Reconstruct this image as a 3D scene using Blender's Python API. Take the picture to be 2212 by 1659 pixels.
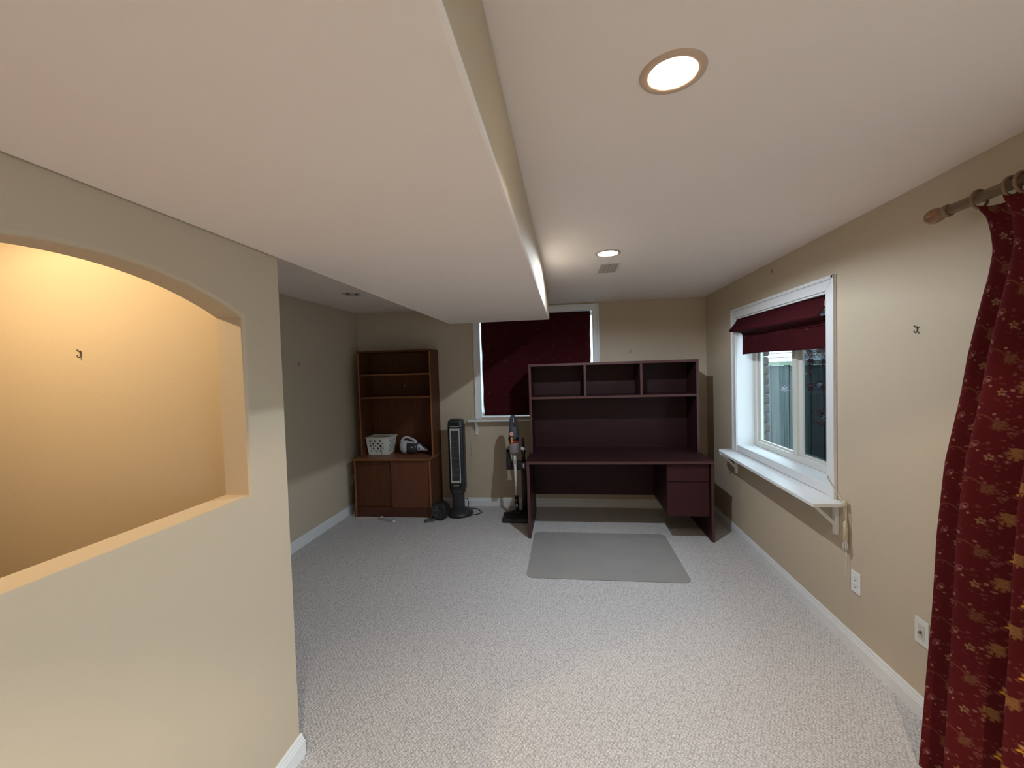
import bpy, bmesh, math, random
import numpy as np
from mathutils import Matrix, Vector, Euler
random.seed(7)
for o in list(bpy.data.objects): bpy.data.objects.remove(o)
sc = bpy.context.scene
C = sc.collection

# ------------------------------------------------------------------ camera
XR, XL, D, XP, H = 1.529, -2.505, 4.838, -1.146, 2.34      # room planes in metres
YP, XS, ZS, YS = 1.579, -0.147, 2.075, 4.077               # partition end, soffit side, soffit bottom, soffit end
YF = -1.7                                                   # wall behind the camera
cd = bpy.data.cameras.new('camera'); cam = bpy.data.objects.new('camera', cd); C.objects.link(cam)
cd.sensor_fit = 'HORIZONTAL'; cd.sensor_width = 36.0; cd.lens = 14.7283; cd.clip_start = 0.02
r_, u_, f_ = Vector((0.99135446, 0.12782731, -0.02960607)), Vector((0.02522822, 0.03573275, 0.9990429)), Vector((-0.12876288, 0.99115254, -0.03219897))
cam.matrix_world = Matrix(((r_.x, u_.x, -f_.x, 0), (r_.y, u_.y, -f_.y, 0), (r_.z, u_.z, -f_.z, 1.5949), (0, 0, 0, 1)))
sc.camera = cam
# ------------------------------------------------------------------ sky and exposure
w = bpy.data.worlds.new('overcast_sky'); sc.world = w; w.use_nodes = True
bg = w.node_tree.nodes['Background']; bg.inputs[0].default_value = (0.70, 0.84, 1.0, 1); bg.inputs[1].default_value = 3.4
sc.view_settings.view_transform = 'Standard'; sc.view_settings.look = 'None'
sc.view_settings.gamma = 1.0; sc.view_settings.use_curve_mapping = False
sc.view_settings.exposure = 0.70
LAMP_WARM, LAMP_COOL, LAMP_NICHE, LAMP_REAR = 17.0, 57.0, 48.0, 80.0

# ------------------------------------------------------------------ mesh helpers
def wm(o):
    m = o.matrix_basis.copy()
    return wm(o.parent) @ m if o.parent else m
class MB:
    def __init__(s): s.v = []; s.f = []; s.sm = []
    def add(s, vs, fs, smooth=False):
        b = len(s.v); s.v += [tuple(v) for v in vs]
        for f in fs: s.f.append(tuple(i + b for i in f)); s.sm.append(smooth)
        return s
    def box(s, x0, x1, y0, y1, z0, z1):
        return s.add([(x, y, z) for z in (z0, z1) for y in (y0, y1) for x in (x0, x1)],
                     [(0, 2, 3, 1), (4, 5, 7, 6), (0, 1, 5, 4), (2, 6, 7, 3), (0, 4, 6, 2), (1, 3, 7, 5)])
    def ring_loft(s, rings, cap0=True, cap1=True, smooth=True, closed=True):
        n = len(rings[0]); vs = [p for r in rings for p in r]; fs = []
        m = n if closed else n - 1
        for i in range(len(rings) - 1):
            for j in range(m):
                a, b = i * n + j, i * n + (j + 1) % n
                fs.append((a, b, b + n, a + n))
        s.add(vs, fs, smooth)
        k = len(s.v) - len(vs)
        if cap0: s.f.append(tuple(k + j for j in reversed(range(n)))); s.sm.append(False)
        if cap1: s.f.append(tuple(k + (len(rings) - 1) * n + j for j in range(n))); s.sm.append(False)
        return s
    def tube(s, path, r, n=10, caps=True):
        P = [Vector(p) for p in path]; rr = r if isinstance(r, (list, tuple)) else [r] * len(P)
        rings = []; up = None
        for i, p in enumerate(P):
            t = (P[min(i + 1, len(P) - 1)] - P[max(i - 1, 0)]).normalized()
            if up is None:
                up = Vector((0, 0, 1)) if abs(t.z) < .9 else Vector((1, 0, 0))
            a = t.cross(up).normalized(); b = a.cross(t).normalized(); up = b
            rings.append([p + a * math.cos(q) * rr[i] + b * math.sin(q) * rr[i] for q in [2 * math.pi * k / n for k in range(n)]])
        return s.ring_loft(rings, caps, caps)
    def cyl(s, p0, p1, r0, r1=None, n=24): return s.tube([p0, p1], [r0, r0 if r1 is None else r1], n)
    def lathe(s, prof, c=(0, 0, 0), n=32, axis='z', cap0=False, cap1=False):
        rings = []
        for r, h in prof:
            ring = []
            for k in range(n):
                q = 2 * math.pi * k / n; a, b = r * math.cos(q), r * math.sin(q)
                ring.append({'z': (c[0] + a, c[1] + b, c[2] + h), 'y': (c[0] + a, c[1] + h, c[2] - b), 'x': (c[0] + h, c[1] + a, c[2] + b)}[axis])
            rings.append(ring)
        return s.ring_loft(rings, cap0, cap1)
    def prism(s, poly, fn, t0, t1):
        n = len(poly)
        vs = [fn(a, b, t0) for a, b in poly] + [fn(a, b, t1) for a, b in poly]
        fs = [tuple(reversed(range(n))), tuple(range(n, 2 * n))] + [(i, (i + 1) % n, (i + 1) % n + n, i + n) for i in range(n)]
        return s.add(vs, fs)
    def grid(s, fn, nu, nv, smooth=True):
        vs = [fn(i / nu, j / nv) for j in range(nv + 1) for i in range(nu + 1)]
        fs = [(j * (nu + 1) + i, j * (nu + 1) + i + 1, (j + 1) * (nu + 1) + i + 1, (j + 1) * (nu + 1) + i) for j in range(nv) for i in range(nu)]
        return s.add(vs, fs, smooth)
    def build(s, name, mat, parent=None, bevel=0, seg=2, solid=0, local=False, fix=True):
        me = bpy.data.meshes.new(name)
        vs = s.v
        if parent is not None and not local:
            inv = wm(parent).inverted(); vs = [inv @ Vector(v) for v in vs]
        me.from_pydata([tuple(v) for v in vs], [], s.f); me.update()
        me.polygons.foreach_set('use_smooth', s.sm)
        if fix:
            bm = bmesh.new(); bm.from_mesh(me); bmesh.ops.recalc_face_normals(bm, faces=bm.faces); bm.to_mesh(me); bm.free()
        if mat: me.materials.append(mat)
        o = bpy.data.objects.new(name, me); C.objects.link(o)
        if parent is not None: o.parent = parent
        if bevel:
            m = o.modifiers.new('bevel', 'BEVEL'); m.width = bevel; m.segments = seg; m.limit_method = 'ANGLE'; m.angle_limit = .6
        if solid:
            m = o.modifiers.new('thickness', 'SOLIDIFY'); m.thickness = solid; m.offset = 0
        return o
def B(*a): return MB().box(*a)
def tag(o, label=None, cat=None, group=None, kind=None):
    if label: o['label'] = label
    if cat: o['category'] = cat
    if group: o['group'] = group
    if kind: o['kind'] = kind
    return o
def thing(name, label, cat, loc=(0, 0, 0), rot=(0, 0, 0), group=None):
    o = bpy.data.objects.new(name, None); o.empty_display_size = .05; C.objects.link(o)
    o.location = loc; o.rotation_euler = rot
    return tag(o, label, cat, group)
def struct(o, label=None): o['kind'] = 'structure'; return tag(o, label)
def struct_root(name, loc, label=None):
    o = bpy.data.objects.new(name, None); o.empty_display_size = .05; C.objects.link(o); o.location = loc
    return struct(o, label)
def arc(cx, cy, r, a0, a1, n):
    return [(cx + r * math.cos(math.radians(a0 + (a1 - a0) * i / n)), cy + r * math.sin(math.radians(a0 + (a1 - a0) * i / n))) for i in range(n + 1)]
def rrect(x0, x1, y0, y1, r, n=5):
    return arc(x1 - r, y1 - r, r, 0, 90, n) + arc(x0 + r, y1 - r, r, 90, 180, n) + arc(x0 + r, y0 + r, r, 180, 270, n) + arc(x1 - r, y0 + r, r, 270, 360, n)

# ------------------------------------------------------------------ materials
def mat(name, col, rough=.6, metal=0, bump=0, bscale=200, coat=0, spec=.5, var=0, vscale=6, stretch=(1, 1, 1), trans=0, ior=1.45, emit=None, estr=0, sheen=0):
    m = bpy.data.materials.new(name); m.use_nodes = True; nt = m.node_tree; p = nt.nodes['Principled BSDF']
    p.inputs['Base Color'].default_value = (*col, 1); p.inputs['Roughness'].default_value = rough; p.inputs['Metallic'].default_value = metal
    p.inputs['Specular IOR Level'].default_value = spec; p.inputs['Coat Weight'].default_value = coat; p.inputs['IOR'].default_value = ior
    p.inputs['Transmission Weight'].default_value = trans; p.inputs['Sheen Weight'].default_value = sheen
    if emit: p.inputs['Emission Color'].default_value = (*emit, 1); p.inputs['Emission Strength'].default_value = estr
    tc = nt.nodes.new('ShaderNodeTexCoord'); mp = nt.nodes.new('ShaderNodeMapping'); mp.inputs['Scale'].default_value = stretch
    nt.links.new(tc.outputs['Object'], mp.inputs[0])
    if var:
        n = nt.nodes.new('ShaderNodeTexNoise'); n.inputs['Scale'].default_value = vscale; n.inputs['Detail'].default_value = 5
        nt.links.new(mp.outputs[0], n.inputs['Vector'])
        mx = nt.nodes.new('ShaderNodeMix'); mx.data_type = 'RGBA'
        mx.inputs['A'].default_value = (*[c * (1 - var) for c in col], 1); mx.inputs['B'].default_value = (*[min(1, c * (1 + var)) for c in col], 1)
        nt.links.new(n.outputs['Fac'], mx.inputs['Factor']); nt.links.new(mx.outputs['Result'], p.inputs['Base Color'])
    if bump:
        n2 = nt.nodes.new('ShaderNodeTexNoise'); n2.inputs['Scale'].default_value = bscale; n2.inputs['Detail'].default_value = 3
        nt.links.new(mp.outputs[0], n2.inputs['Vector'])
        b = nt.nodes.new('ShaderNodeBump'); b.inputs['Strength'].default_value = bump; b.inputs['Distance'].default_value = .002
        nt.links.new(n2.outputs['Fac'], b.inputs['Height']); nt.links.new(b.outputs[0], p.inputs['Normal'])
    return m
WALL = mat('tan_wall_paint', (.56, .465, .345), .75, bump=.25, bscale=180, var=.03, vscale=2)
CEIL = mat('ceiling_paint', (.91, .80, .735), .85, bump=.3, bscale=150, var=.02, vscale=2)
WHITE = mat('white_trim_paint', (.78, .79, .80), .35, var=.02)
VINYL = mat('vinyl_window', (.74, .73, .68), .4, var=.02)
TEAK = mat('teak_wood', (.098, .034, .0125), .5, spec=.3, var=.45, vscale=5, stretch=(9, 9, .7), bump=.1, bscale=60)
TEAKE = mat('teak_edge', (.22, .082, .032), .4, var=.3, vscale=5, stretch=(1, 9, 9))
MAHO = mat('mahogany_laminate', (.034, .0105, .0125), .5, spec=.25, var=.35, vscale=4, stretch=(.8, 8, 10))
MAHOE = mat('mahogany_edge', (.085, .031, .031), .4, var=.15, vscale=8)
BLACK = mat('black_plastic', (.012, .012, .014), .4, var=.1)
DGREY = mat('charcoal_plastic', (.035, .037, .042), .42, var=.1)
SILVER = mat('silver_plastic', (.55, .55, .54), .35, metal=.3, var=.05)
PLWHITE = mat('white_plastic', (.72, .71, .67), .4, var=.03)
LAV = mat('pale_grey_plastic', (.50, .51, .58), .4, var=.03)
RED = mat('red_plastic', (.35, .02, .025), .35, var=.05)
YEL = mat('yellow_plastic', (.75, .38, .03), .4, var=.05)
METAL = mat('dark_metal', (.18, .16, .14), .35, metal=.9, var=.1)
COPPER = mat('trim_ring_enamel', (.62, .45, .33), .5, var=.04)
OFFRING = mat('cream_ring_enamel', (.50, .45, .38), .5, var=.04)
BRASSW = mat('pickled_wood', (.21, .135, .075), .4, var=.25, vscale=20, stretch=(4, .5, 4))
CORD = mat('cream_cord', (.62, .55, .42), .8, bump=.4, bscale=600, var=.1)
LINING = mat('cream_lining', (.68, .60, .48), .8, var=.1)
SCREW = mat('screw_steel', (.5, .5, .48), .35, metal=.8, var=.05)
GREYB = mat('grey_block_plastic', (.10, .10, .11), .5, var=.1)
CAN = mat('lamp_reflector', (.80, .78, .74), .3, var=.02)
CABLEW = mat('white_cable', (.62, .56, .50), .5, var=.05)
STRIP = mat('grey_power_strip', (.36, .36, .36), .5, var=.05)
PINK = mat('pink_paper', (.60, .36, .34), .7, var=.1)
FENCE = mat('weathered_fence_wood', (.065, .080, .080), .95, spec=.05, var=.7, vscale=4, stretch=(6, 6, .5), bump=.4, bscale=60)
FRAIL = mat('fence_rail_wood', (.14, .18, .13), .9, spec=.05, var=.2, vscale=5)
BRICKP = mat('pale_painted_brick', (.62, .63, .66), .8, var=.06, vscale=10, bump=.5, bscale=40)
BRICKB = mat('brown_brick', (.075, .058, .052), .95, spec=.05, var=.3, vscale=18, bump=.6, bscale=60)
MORTAR = mat('mortar', (.28, .28, .30), .9, var=.15, bump=.5, bscale=120)
GROUND = mat('garden_soil', (.13, .12, .09), .95, var=.5, vscale=8, bump=.8, bscale=30)
BARK = mat('maple_bark', (.12, .08, .06), .8, var=.3, vscale=20)
LEAF = mat('maple_leaf_red', (.19, .12, .125), .6, spec=.2, var=.35, vscale=25)
LEAF2 = mat('maple_leaf_sky_reflection', (.48, .44, .52), .45, var=.2, vscale=25)  # lighter leaf copy: reflected sky painted into the leaf colour
LENSW = mat('warm_lamp_lens', (1, 1, 1), .5, emit=(1, .90, .76), estr=14)
LENSC = mat('cool_lamp_lens', (1, 1, 1), .5, emit=(.90, .95, 1), estr=22)
BULBOFF = mat('frosted_bulb', (.42, .40, .37), .3, var=.03)
DARKCAN = mat('dark_can', (.05, .045, .04), .5, var=.1)

def glass_mat(name, tint, refl=.12):
    m = bpy.data.materials.new(name); m.use_nodes = True; nt = m.node_tree; nt.nodes.clear()
    out = nt.nodes.new('ShaderNodeOutputMaterial'); mx = nt.nodes.new('ShaderNodeMixShader'); t = nt.nodes.new('ShaderNodeBsdfTransparent'); g = nt.nodes.new('ShaderNodeBsdfGlossy')
    g.inputs['Roughness'].default_value = .02; t.inputs[0].default_value = (*tint, 1); lw = nt.nodes.new('ShaderNodeLayerWeight'); lw.inputs[0].default_value = .5
    pw = nt.nodes.new('ShaderNodeMath'); pw.operation = 'POWER'; pw.inputs[1].default_value = 4; ma = nt.nodes.new('ShaderNodeMath'); ma.operation = 'MULTIPLY_ADD'; ma.inputs[1].default_value = .5; ma.inputs[2].default_value = .03
    nt.links.new(lw.outputs['Facing'], pw.inputs[0]); nt.links.new(pw.outputs[0], ma.inputs[0]); nt.links.new(ma.outputs[0], mx.inputs[0])
    nt.links.new(t.outputs[0], mx.inputs[1]); nt.links.new(g.outputs[0], mx.inputs[2]); nt.links.new(mx.outputs[0], out.inputs[0])
    return m
GLASS = glass_mat('window_glass', (.90, .96, .94))
SCREENM = glass_mat('insect_screen', (.42, .43, .44))
def mat_cup():
    m = mat('clear_dust_cup', (.36, .32, .33), .15, coat=.5); p = m.node_tree.nodes['Principled BSDF']; p.inputs['Alpha'].default_value = .7
    return m
CUP = mat_cup()
def mat_carpet():
    m = bpy.data.materials.new('berber_carpet'); m.use_nodes = True; nt = m.node_tree; p = nt.nodes['Principled BSDF']; L = nt.links.new
    p.inputs['Roughness'].default_value = .95; p.inputs['Specular IOR Level'].default_value = .1; p.inputs['Sheen Weight'].default_value = .15
    tc = nt.nodes.new('ShaderNodeTexCoord'); mp = nt.nodes.new('ShaderNodeMapping'); mp.inputs['Rotation'].default_value = (0, 0, math.radians(38)); mp.inputs['Scale'].default_value = (1, .72, 1)
    L(tc.outputs['Object'], mp.inputs[0])
    wn = nt.nodes.new('ShaderNodeTexNoise'); wn.inputs['Scale'].default_value = 40; L(mp.outputs[0], wn.inputs['Vector'])
    dm = nt.nodes.new('ShaderNodeVectorMath'); dm.operation = 'MULTIPLY_ADD'; dm.inputs[1].default_value = (.010, .010, 0); L(wn.outputs['Color'], dm.inputs[0]); L(mp.outputs[0], dm.inputs[2])
    vo = nt.nodes.new('ShaderNodeTexVoronoi'); vo.inputs['Scale'].default_value = 82; vo.inputs['Randomness'].default_value = .45; L(dm.outputs[0], vo.inputs['Vector'])
    n = nt.nodes.new('ShaderNodeTexNoise'); n.inputs['Scale'].default_value = 170; n.inputs['Detail'].default_value = 4; L(tc.outputs['Object'], n.inputs['Vector'])
    cr = nt.nodes.new('ShaderNodeValToRGB'); e = cr.color_ramp.elements
    e[0].position = .30; e[0].color = (.40, .385, .385, 1); e[1].position = .68; e[1].color = (.84, .81, .81, 1); L(n.outputs['Fac'], cr.inputs[0])
    c2 = nt.nodes.new('ShaderNodeValToRGB'); e = c2.color_ramp.elements
    e[0].position = .35; e[0].color = (1, 1, 1, 1); e[1].position = .85; e[1].color = (.60, .59, .58, 1); L(vo.outputs['Distance'], c2.inputs[0])
    mu = nt.nodes.new('ShaderNodeMix'); mu.data_type = 'RGBA'; mu.blend_type = 'MULTIPLY'; mu.inputs['Factor'].default_value = 1; L(cr.outputs[0], mu.inputs['A']); L(c2.outputs[0], mu.inputs['B']); L(mu.outputs['Result'], p.inputs['Base Color'])
    hm = nt.nodes.new('ShaderNodeMath'); hm.operation = 'MULTIPLY_ADD'; hm.inputs[1].default_value = -1.0; L(vo.outputs['Distance'], hm.inputs[0])
    h2 = nt.nodes.new('ShaderNodeMath'); h2.operation = 'MULTIPLY'; h2.inputs[1].default_value = .6; L(n.outputs['Fac'], h2.inputs[0]); L(h2.outputs[0], hm.inputs[2])
    b = nt.nodes.new('ShaderNodeBump'); b.inputs['Strength'].default_value = .55; b.inputs['Distance'].default_value = .008; L(hm.outputs[0], b.inputs['Height']); L(b.outputs[0], p.inputs['Normal'])
    return m
CARPET = mat_carpet()
def mat_chairmat():
    m = bpy.data.materials.new('frosted_vinyl_mat'); m.use_nodes = True; nt = m.node_tree; p = nt.nodes['Principled BSDF']; L = nt.links.new
    p.inputs['Base Color'].default_value = (.30, .285, .27, 1); p.inputs['Roughness'].default_value = .5; p.inputs['Alpha'].default_value = .55
    tc = nt.nodes.new('ShaderNodeTexCoord'); n = nt.nodes.new('ShaderNodeTexNoise'); n.inputs['Scale'].default_value = 3; n.inputs['Detail'].default_value = 4; L(tc.outputs['Object'], n.inputs['Vector'])
    cr = nt.nodes.new('ShaderNodeValToRGB'); e = cr.color_ramp.elements; e[0].position = .3; e[0].color = (.42, .395, .39, 1); e[1].position = .7; e[1].color = (.48, .45, .425, 1); L(n.outputs['Fac'], cr.inputs[0]); L(cr.outputs[0], p.inputs['Base Color'])
    return m
MATV = mat_chairmat()
def mat_shade():
    """dark red damask with a regular sprig of small pale flowers"""
    m = bpy.data.materials.new('red_sprigged_fabric'); m.use_nodes = True; nt = m.node_tree; p = nt.nodes['Principled BSDF']; L = nt.links.new
    p.inputs['Roughness'].default_value = .9; p.inputs['Specular IOR Level'].default_value = .12
    tc = nt.nodes.new('ShaderNodeTexCoord'); sp = nt.nodes.new('ShaderNodeSeparateXYZ'); L(tc.outputs['Object'], sp.inputs[0])
    ad0 = nt.nodes.new('ShaderNodeMath'); L(sp.outputs[0], ad0.inputs[0]); L(sp.outputs[1], ad0.inputs[1]); cb = nt.nodes.new('ShaderNodeCombineXYZ'); L(ad0.outputs[0], cb.inputs[0]); L(sp.outputs[2], cb.inputs[1])
    vo = nt.nodes.new('ShaderNodeTexVoronoi'); vo.voronoi_dimensions = '2D'; vo.inputs['Scale'].default_value = 5.3; vo.inputs['Randomness'].default_value = .22; L(cb.outputs[0], vo.inputs['Vector'])
    v2 = nt.nodes.new('ShaderNodeTexVoronoi'); v2.voronoi_dimensions = '2D'; v2.inputs['Scale'].default_value = 26; L(cb.outputs[0], v2.inputs['Vector'])
    c1 = nt.nodes.new('ShaderNodeValToRGB'); e = c1.color_ramp.elements; e[0].position = .035; e[0].color = (1, 1, 1, 1); e[1].position = .065; e[1].color = (0, 0, 0, 1); L(vo.outputs['Distance'], c1.inputs[0])
    c2 = nt.nodes.new('ShaderNodeValToRGB'); e = c2.color_ramp.elements; e[0].position = .05; e[0].color = (.45, .45, .45, 1); e[1].position = .12; e[1].color = (0, 0, 0, 1); L(v2.outputs['Distance'], c2.inputs[0])
    ad = nt.nodes.new('ShaderNodeMath'); ad.operation = 'MAXIMUM'; L(c1.outputs[0], ad.inputs[0]); L(c2.outputs[0], ad.inputs[1])
    mx = nt.nodes.new('ShaderNodeMix'); mx.data_type = 'RGBA'; mx.inputs['A'].default_value = (.045, .0045, .007, 1); mx.inputs['B'].default_value = (.085, .028, .027, 1); L(ad.outputs[0], mx.inputs['Factor']); L(mx.outputs['Result'], p.inputs['Base Color'])
    return m
SHADE = mat_shade()
def mat_curtain():
    m = bpy.data.materials.new('red_floral_curtain'); m.use_nodes = True; nt = m.node_tree; p = nt.nodes['Principled BSDF']
    p.inputs['Roughness'].default_value = .85; p.inputs['Specular IOR Level'].default_value = .15
    a = nt.nodes.new('ShaderNodeVertexColor'); a.layer_name = 'print'; nt.links.new(a.outputs[0], p.inputs['Base Color'])
    n = nt.nodes.new('ShaderNodeTexNoise'); n.inputs['Scale'].default_value = 700; tc = nt.nodes.new('ShaderNodeTexCoord'); nt.links.new(tc.outputs['Object'], n.inputs['Vector'])
    b = nt.nodes.new('ShaderNodeBump'); b.inputs['Strength'].default_value = .15; b.inputs['Distance'].default_value = .001; nt.links.new(n.outputs['Fac'], b.inputs['Height']); nt.links.new(b.outputs[0], p.inputs['Normal'])
    return m
CURTAIN = mat_curtain()

# ------------------------------------------------------------------ room shell
T = .12
NY0, NY1, NZ0, NZS, NZA, ND = .43, 1.377, 1.170, 1.816, 1.921, .105
YF0 = YF - T
fl = B(XL - .2, XR + T, YF0, D + T, -.1, 0).build('floor', CARPET); struct(fl, 'grey beige looped berber carpet')
# ceiling with round holes for the recessed cans
L1, L2, L3, L4, L5 = (.288, 1.137), (.289, 2.811), (-1.935, 3.655), (-1.95, .80), (.288, -.85)
def holed_ceiling():
    bm = bmesh.new(); edges = []
    def loop(pts):
        vs = [bm.verts.new((x, y, H)) for x, y in pts]
        for i in range(len(vs)): edges.append(bm.edges.new((vs[i], vs[(i + 1) % len(vs)])))
    loop([(XL - .2, YF0), (XR + T, YF0), (XR + T, D + T), (XL - .2, D + T)])
    for c in (L1, L2, L3, L4, L5): loop([(c[0] + .062 * math.cos(k * math.pi / 16), c[1] + .062 * math.sin(k * math.pi / 16)) for k in range(32)])
    bmesh.ops.triangle_fill(bm, edges=edges, use_beauty=True, normal=(0, 0, -1))
    me = bpy.data.meshes.new('ceiling'); bm.to_mesh(me); bm.free(); me.materials.append(CEIL)
    o = bpy.data.objects.new('ceiling', me); C.objects.link(o)
    return o
struct(holed_ceiling(), 'flat off-white painted ceiling')
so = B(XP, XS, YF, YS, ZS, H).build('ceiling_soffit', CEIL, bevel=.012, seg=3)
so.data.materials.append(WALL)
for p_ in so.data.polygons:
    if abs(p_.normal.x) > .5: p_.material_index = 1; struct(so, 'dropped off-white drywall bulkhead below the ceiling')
def wall_with_hole(name, fn, a0, a1, b0, b1, h, t, m=WALL):
    """wall slab in (a, b) with rectangular holes h=[(a0,a1,b0,b1)], fn(a,b,t)"""
    mb = MB()
    As = sorted({a0, a1, *[q for x in h for q in x[:2]]}); Bs = sorted({b0, b1, *[q for x in h for q in x[2:]]})
    bm = bmesh.new()
    for i in range(len(As) - 1):
        for j in range(len(Bs) - 1):
            ca, cb = (As[i] + As[i + 1]) / 2, (Bs[j] + Bs[j + 1]) / 2
            if any(x[0] < ca < x[1] and x[2] < cb < x[3] for x in h): continue
            poly = [(As[i], Bs[j]), (As[i + 1], Bs[j]), (As[i + 1], Bs[j + 1]), (As[i], Bs[j + 1])]
            mb.prism(poly, fn, 0, t)
    return mb.build(name, m)
W1 = (2.685, 4.015, .80, 2.005)       # right window opening (y0,y1,z0,z1)
W2 = (-1.0, .31, 1.055, 2.25)         # back window opening (x0,x1,z0,z1)
DR = (-.75, 1.28, .02, 2.05)          # patio door behind the curtain
wr = wall_with_hole('wall_right', lambda a, b, t: (XR + t, a, b), YF0, D + T, 0, H, [W1, DR], .16); struct(wr, 'tan painted wall holding the sliding window')
wb = wall_with_hole('wall_back', lambda a, b, t: (a, D + t, b), XL - .2, XR, 0, H, [W2], .16); struct(wb, 'tan painted wall behind the desk and bookcase')
struct(B(XL - T, XL, YF, D, 0, H).build('wall_left', WALL), 'tan painted wall beside the bookcase')
struct(B(XL - .2, XR, YF0, YF, 0, H).build('wall_front', WALL), 'tan painted wall')
struct(B(XL, XP - ND, YP - .119, YP, 0, H).build('wall_return', WALL), 'tan painted return wall')
# partition with an arched recess
ncx = (NY0 + NY1) / 2; nh = (NY1 - NY0) / 2; rise = NZA - NZS; NR = (nh * nh + rise * rise) / (2 * rise)
def arch(n=40):
    pts = [(NY0, NZ0), (NY1, NZ0)]; r = .012
    for i in range(n + 1):
        y = NY1 - (NY1 - NY0) * i / n
        pts.append((y, NZA - (NR - math.sqrt(NR * NR - (y - ncx) ** 2))))
    return pts
def partition():
    # front skin with the arched hole, recess lining and solid body behind; edges eased with a small bullnose
    hole = arch()
    cy, cz = ncx, 1.5
    def off(d):      # outward offset of the opening outline
        n = len(hole); out = []
        for i in range(n):
            p0, p1, p2 = Vector(hole[i - 1]), Vector(hole[i]), Vector(hole[(i + 1) % n])
            a = (p1 - p0); b = (p2 - p1)
            a = a.normalized() if a.length > 1e-6 else b.normalized(); b = b.normalized() if b.length > 1e-6 else a
            na, nb = Vector((a.y, -a.x)), Vector((b.y, -b.x)); m = (na + nb); m = m / max(.3, m.dot(na)) if m.length > 1e-6 else na
            out.append((p1.x + m.x * d, p1.y + m.y * d))
        return out
    bm = bmesh.new(); R = .012; steps = 4
    rings = []
    for k in range(steps + 1):
        q = math.pi / 2 * k / steps
        pts = off(R * (1 - math.sin(q))); x = XP - R * (1 - math.cos(q))
        rings.append([bm.verts.new((x, a, b)) for a, b in pts])
    rings.append([bm.verts.new((XP - ND, a, b)) for a, b in hole])
    n = len(hole)
    for i in range(len(rings) - 1):
        for j in range(n):
            f = bm.faces.new((rings[i][j], rings[i][(j + 1) % n], rings[i + 1][(j + 1) % n], rings[i + 1][j])); f.smooth = i < steps
    def face(x, y_end, ring):
        o = [bm.verts.new((x, a, b)) for a, b in ((YF, 0), (y_end, 0), (y_end, H), (YF, H))]
        e = [bm.edges.new((o[i], o[(i + 1) % 4])) for i in range(4)] + [bm.edges.get((ring[j], ring[(j + 1) % n])) for j in range(n)]
        bmesh.ops.triangle_fill(bm, edges=e, use_beauty=True, normal=(1, 0, 0)); return o
    o = face(XP, YP - .006, rings[0]); o3 = face(XP - ND, YP, rings[-1])
    o2 = [bm.verts.new(v) for v in ((XP - .006, YP, 0), (XP - .006, YP, H))]
    bm.faces.new((o[1], o2[0], o2[1], o[2])); bm.faces.new((o2[0], o3[1], o3[2], o2[1])); bm.faces.new((o[3], o3[3], o3[0], o[0]))
    bmesh.ops.recalc_face_normals(bm, faces=bm.faces)
    me = bpy.data.meshes.new('wall_partition'); bm.to_mesh(me); bm.free(); me.materials.append(WALL)
    ob = bpy.data.objects.new('wall_partition', me); C.objects.link(ob); return ob
struct(partition(), 'tan partition wall with an arched opening')
# baseboards
BBP = [(0, 0), (.013, 0), (.013, .062), (.010, .066), (.010, .074), (.007, .078), (.006, .090), (.002, .098), (0, .098)]
def baseboard(name, fn, a0, a1, m0=0, m1=0):
    mb = MB(); n = len(BBP)
    vs = [fn(a0 + m0 * d, d, z) for d, z in BBP] + [fn(a1 + m1 * d, d, z) for d, z in BBP]
    mb.add(vs, [tuple(reversed(range(n))), tuple(range(n, 2 * n))] + [(i, (i + 1) % n, (i + 1) % n + n, i + n) for i in range(n)])
    struct(mb.build(name, WHITE), 'white moulded baseboard')
baseboard('baseboard_right', lambda a, d, z: (XR - d, a, z), 1.30, D, 0, -1)
baseboard('baseboard_back', lambda a, d, z: (a, D - d, z), XL, XR, 1, -1)
baseboard('baseboard_left', lambda a, d, z: (XL + d, a, z), YP, D, 0, -1)
baseboard('baseboard_partition', lambda a, d, z: (XP + d, a, z), YF, YP, 0, 1)
baseboard('baseboard_return', lambda a, d, z: (a, YP + d, z), XL, XP, 0, 1)

# ------------------------------------------------------------------ right window (sliding), shelf sill, brackets
win = struct_root('window_1', (XR, 3.35, .80), 'white framed sliding window with a red shade')
y0, y1, z0, z1 = W1; CW = .082
def casing(parent, rects, fn, name='casing'):
    for poly in rects:
        mb = MB(); mb.prism(poly, fn, 0, -.014)
        c = mb.build(name, WHITE, parent, bevel=.003)
        cx = sum(p[0] for p in poly) / len(poly)
    return c
fnR = lambda a, b, t: (XR + t, a, b)
for poly, outer in (([(y0 - CW, z0), (y0, z0), (y0, z1), (y0 - CW, z1 + CW)], (y0 - CW, y0 - CW + .022, z0, z1 + CW)),
                    ([(y1, z0), (y1 + CW, z0), (y1 + CW, z1 + CW), (y1, z1)], (y1 + CW - .022, y1 + CW, z0, z1 + CW)),
                    ([(y0 - CW, z1 + CW), (y0, z1), (y1, z1), (y1 + CW, z1 + CW)], (y0 - CW, y1 + CW, z1 + CW - .022, z1 + CW))):
    c = MB().prism(poly, fnR, 0, -.013).build('casing', WHITE, win, bevel=.003)
    a0, a1, b0, b1 = outer
    B(XR - .021, XR - .012, a0, a1, b0, b1).build('casing_bead', WHITE, c, bevel=.004)
REC = .145
B(XR - .003, XR + REC, y1 - .004, y1 + .004, z0, z1).build('jamb', WHITE, win)
B(XR - .003, XR + REC, y0 - .004, y0 + .004, z0, z1).build('jamb', WHITE, win)
B(XR - .003, XR + REC, y0, y1, z1 - .012, z1).build('head_jamb', WHITE, win)
B(XR - .004, XR + REC, y0, y1, z0 - .001, .860).build('stool', WHITE, win, bevel=.003)
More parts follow.
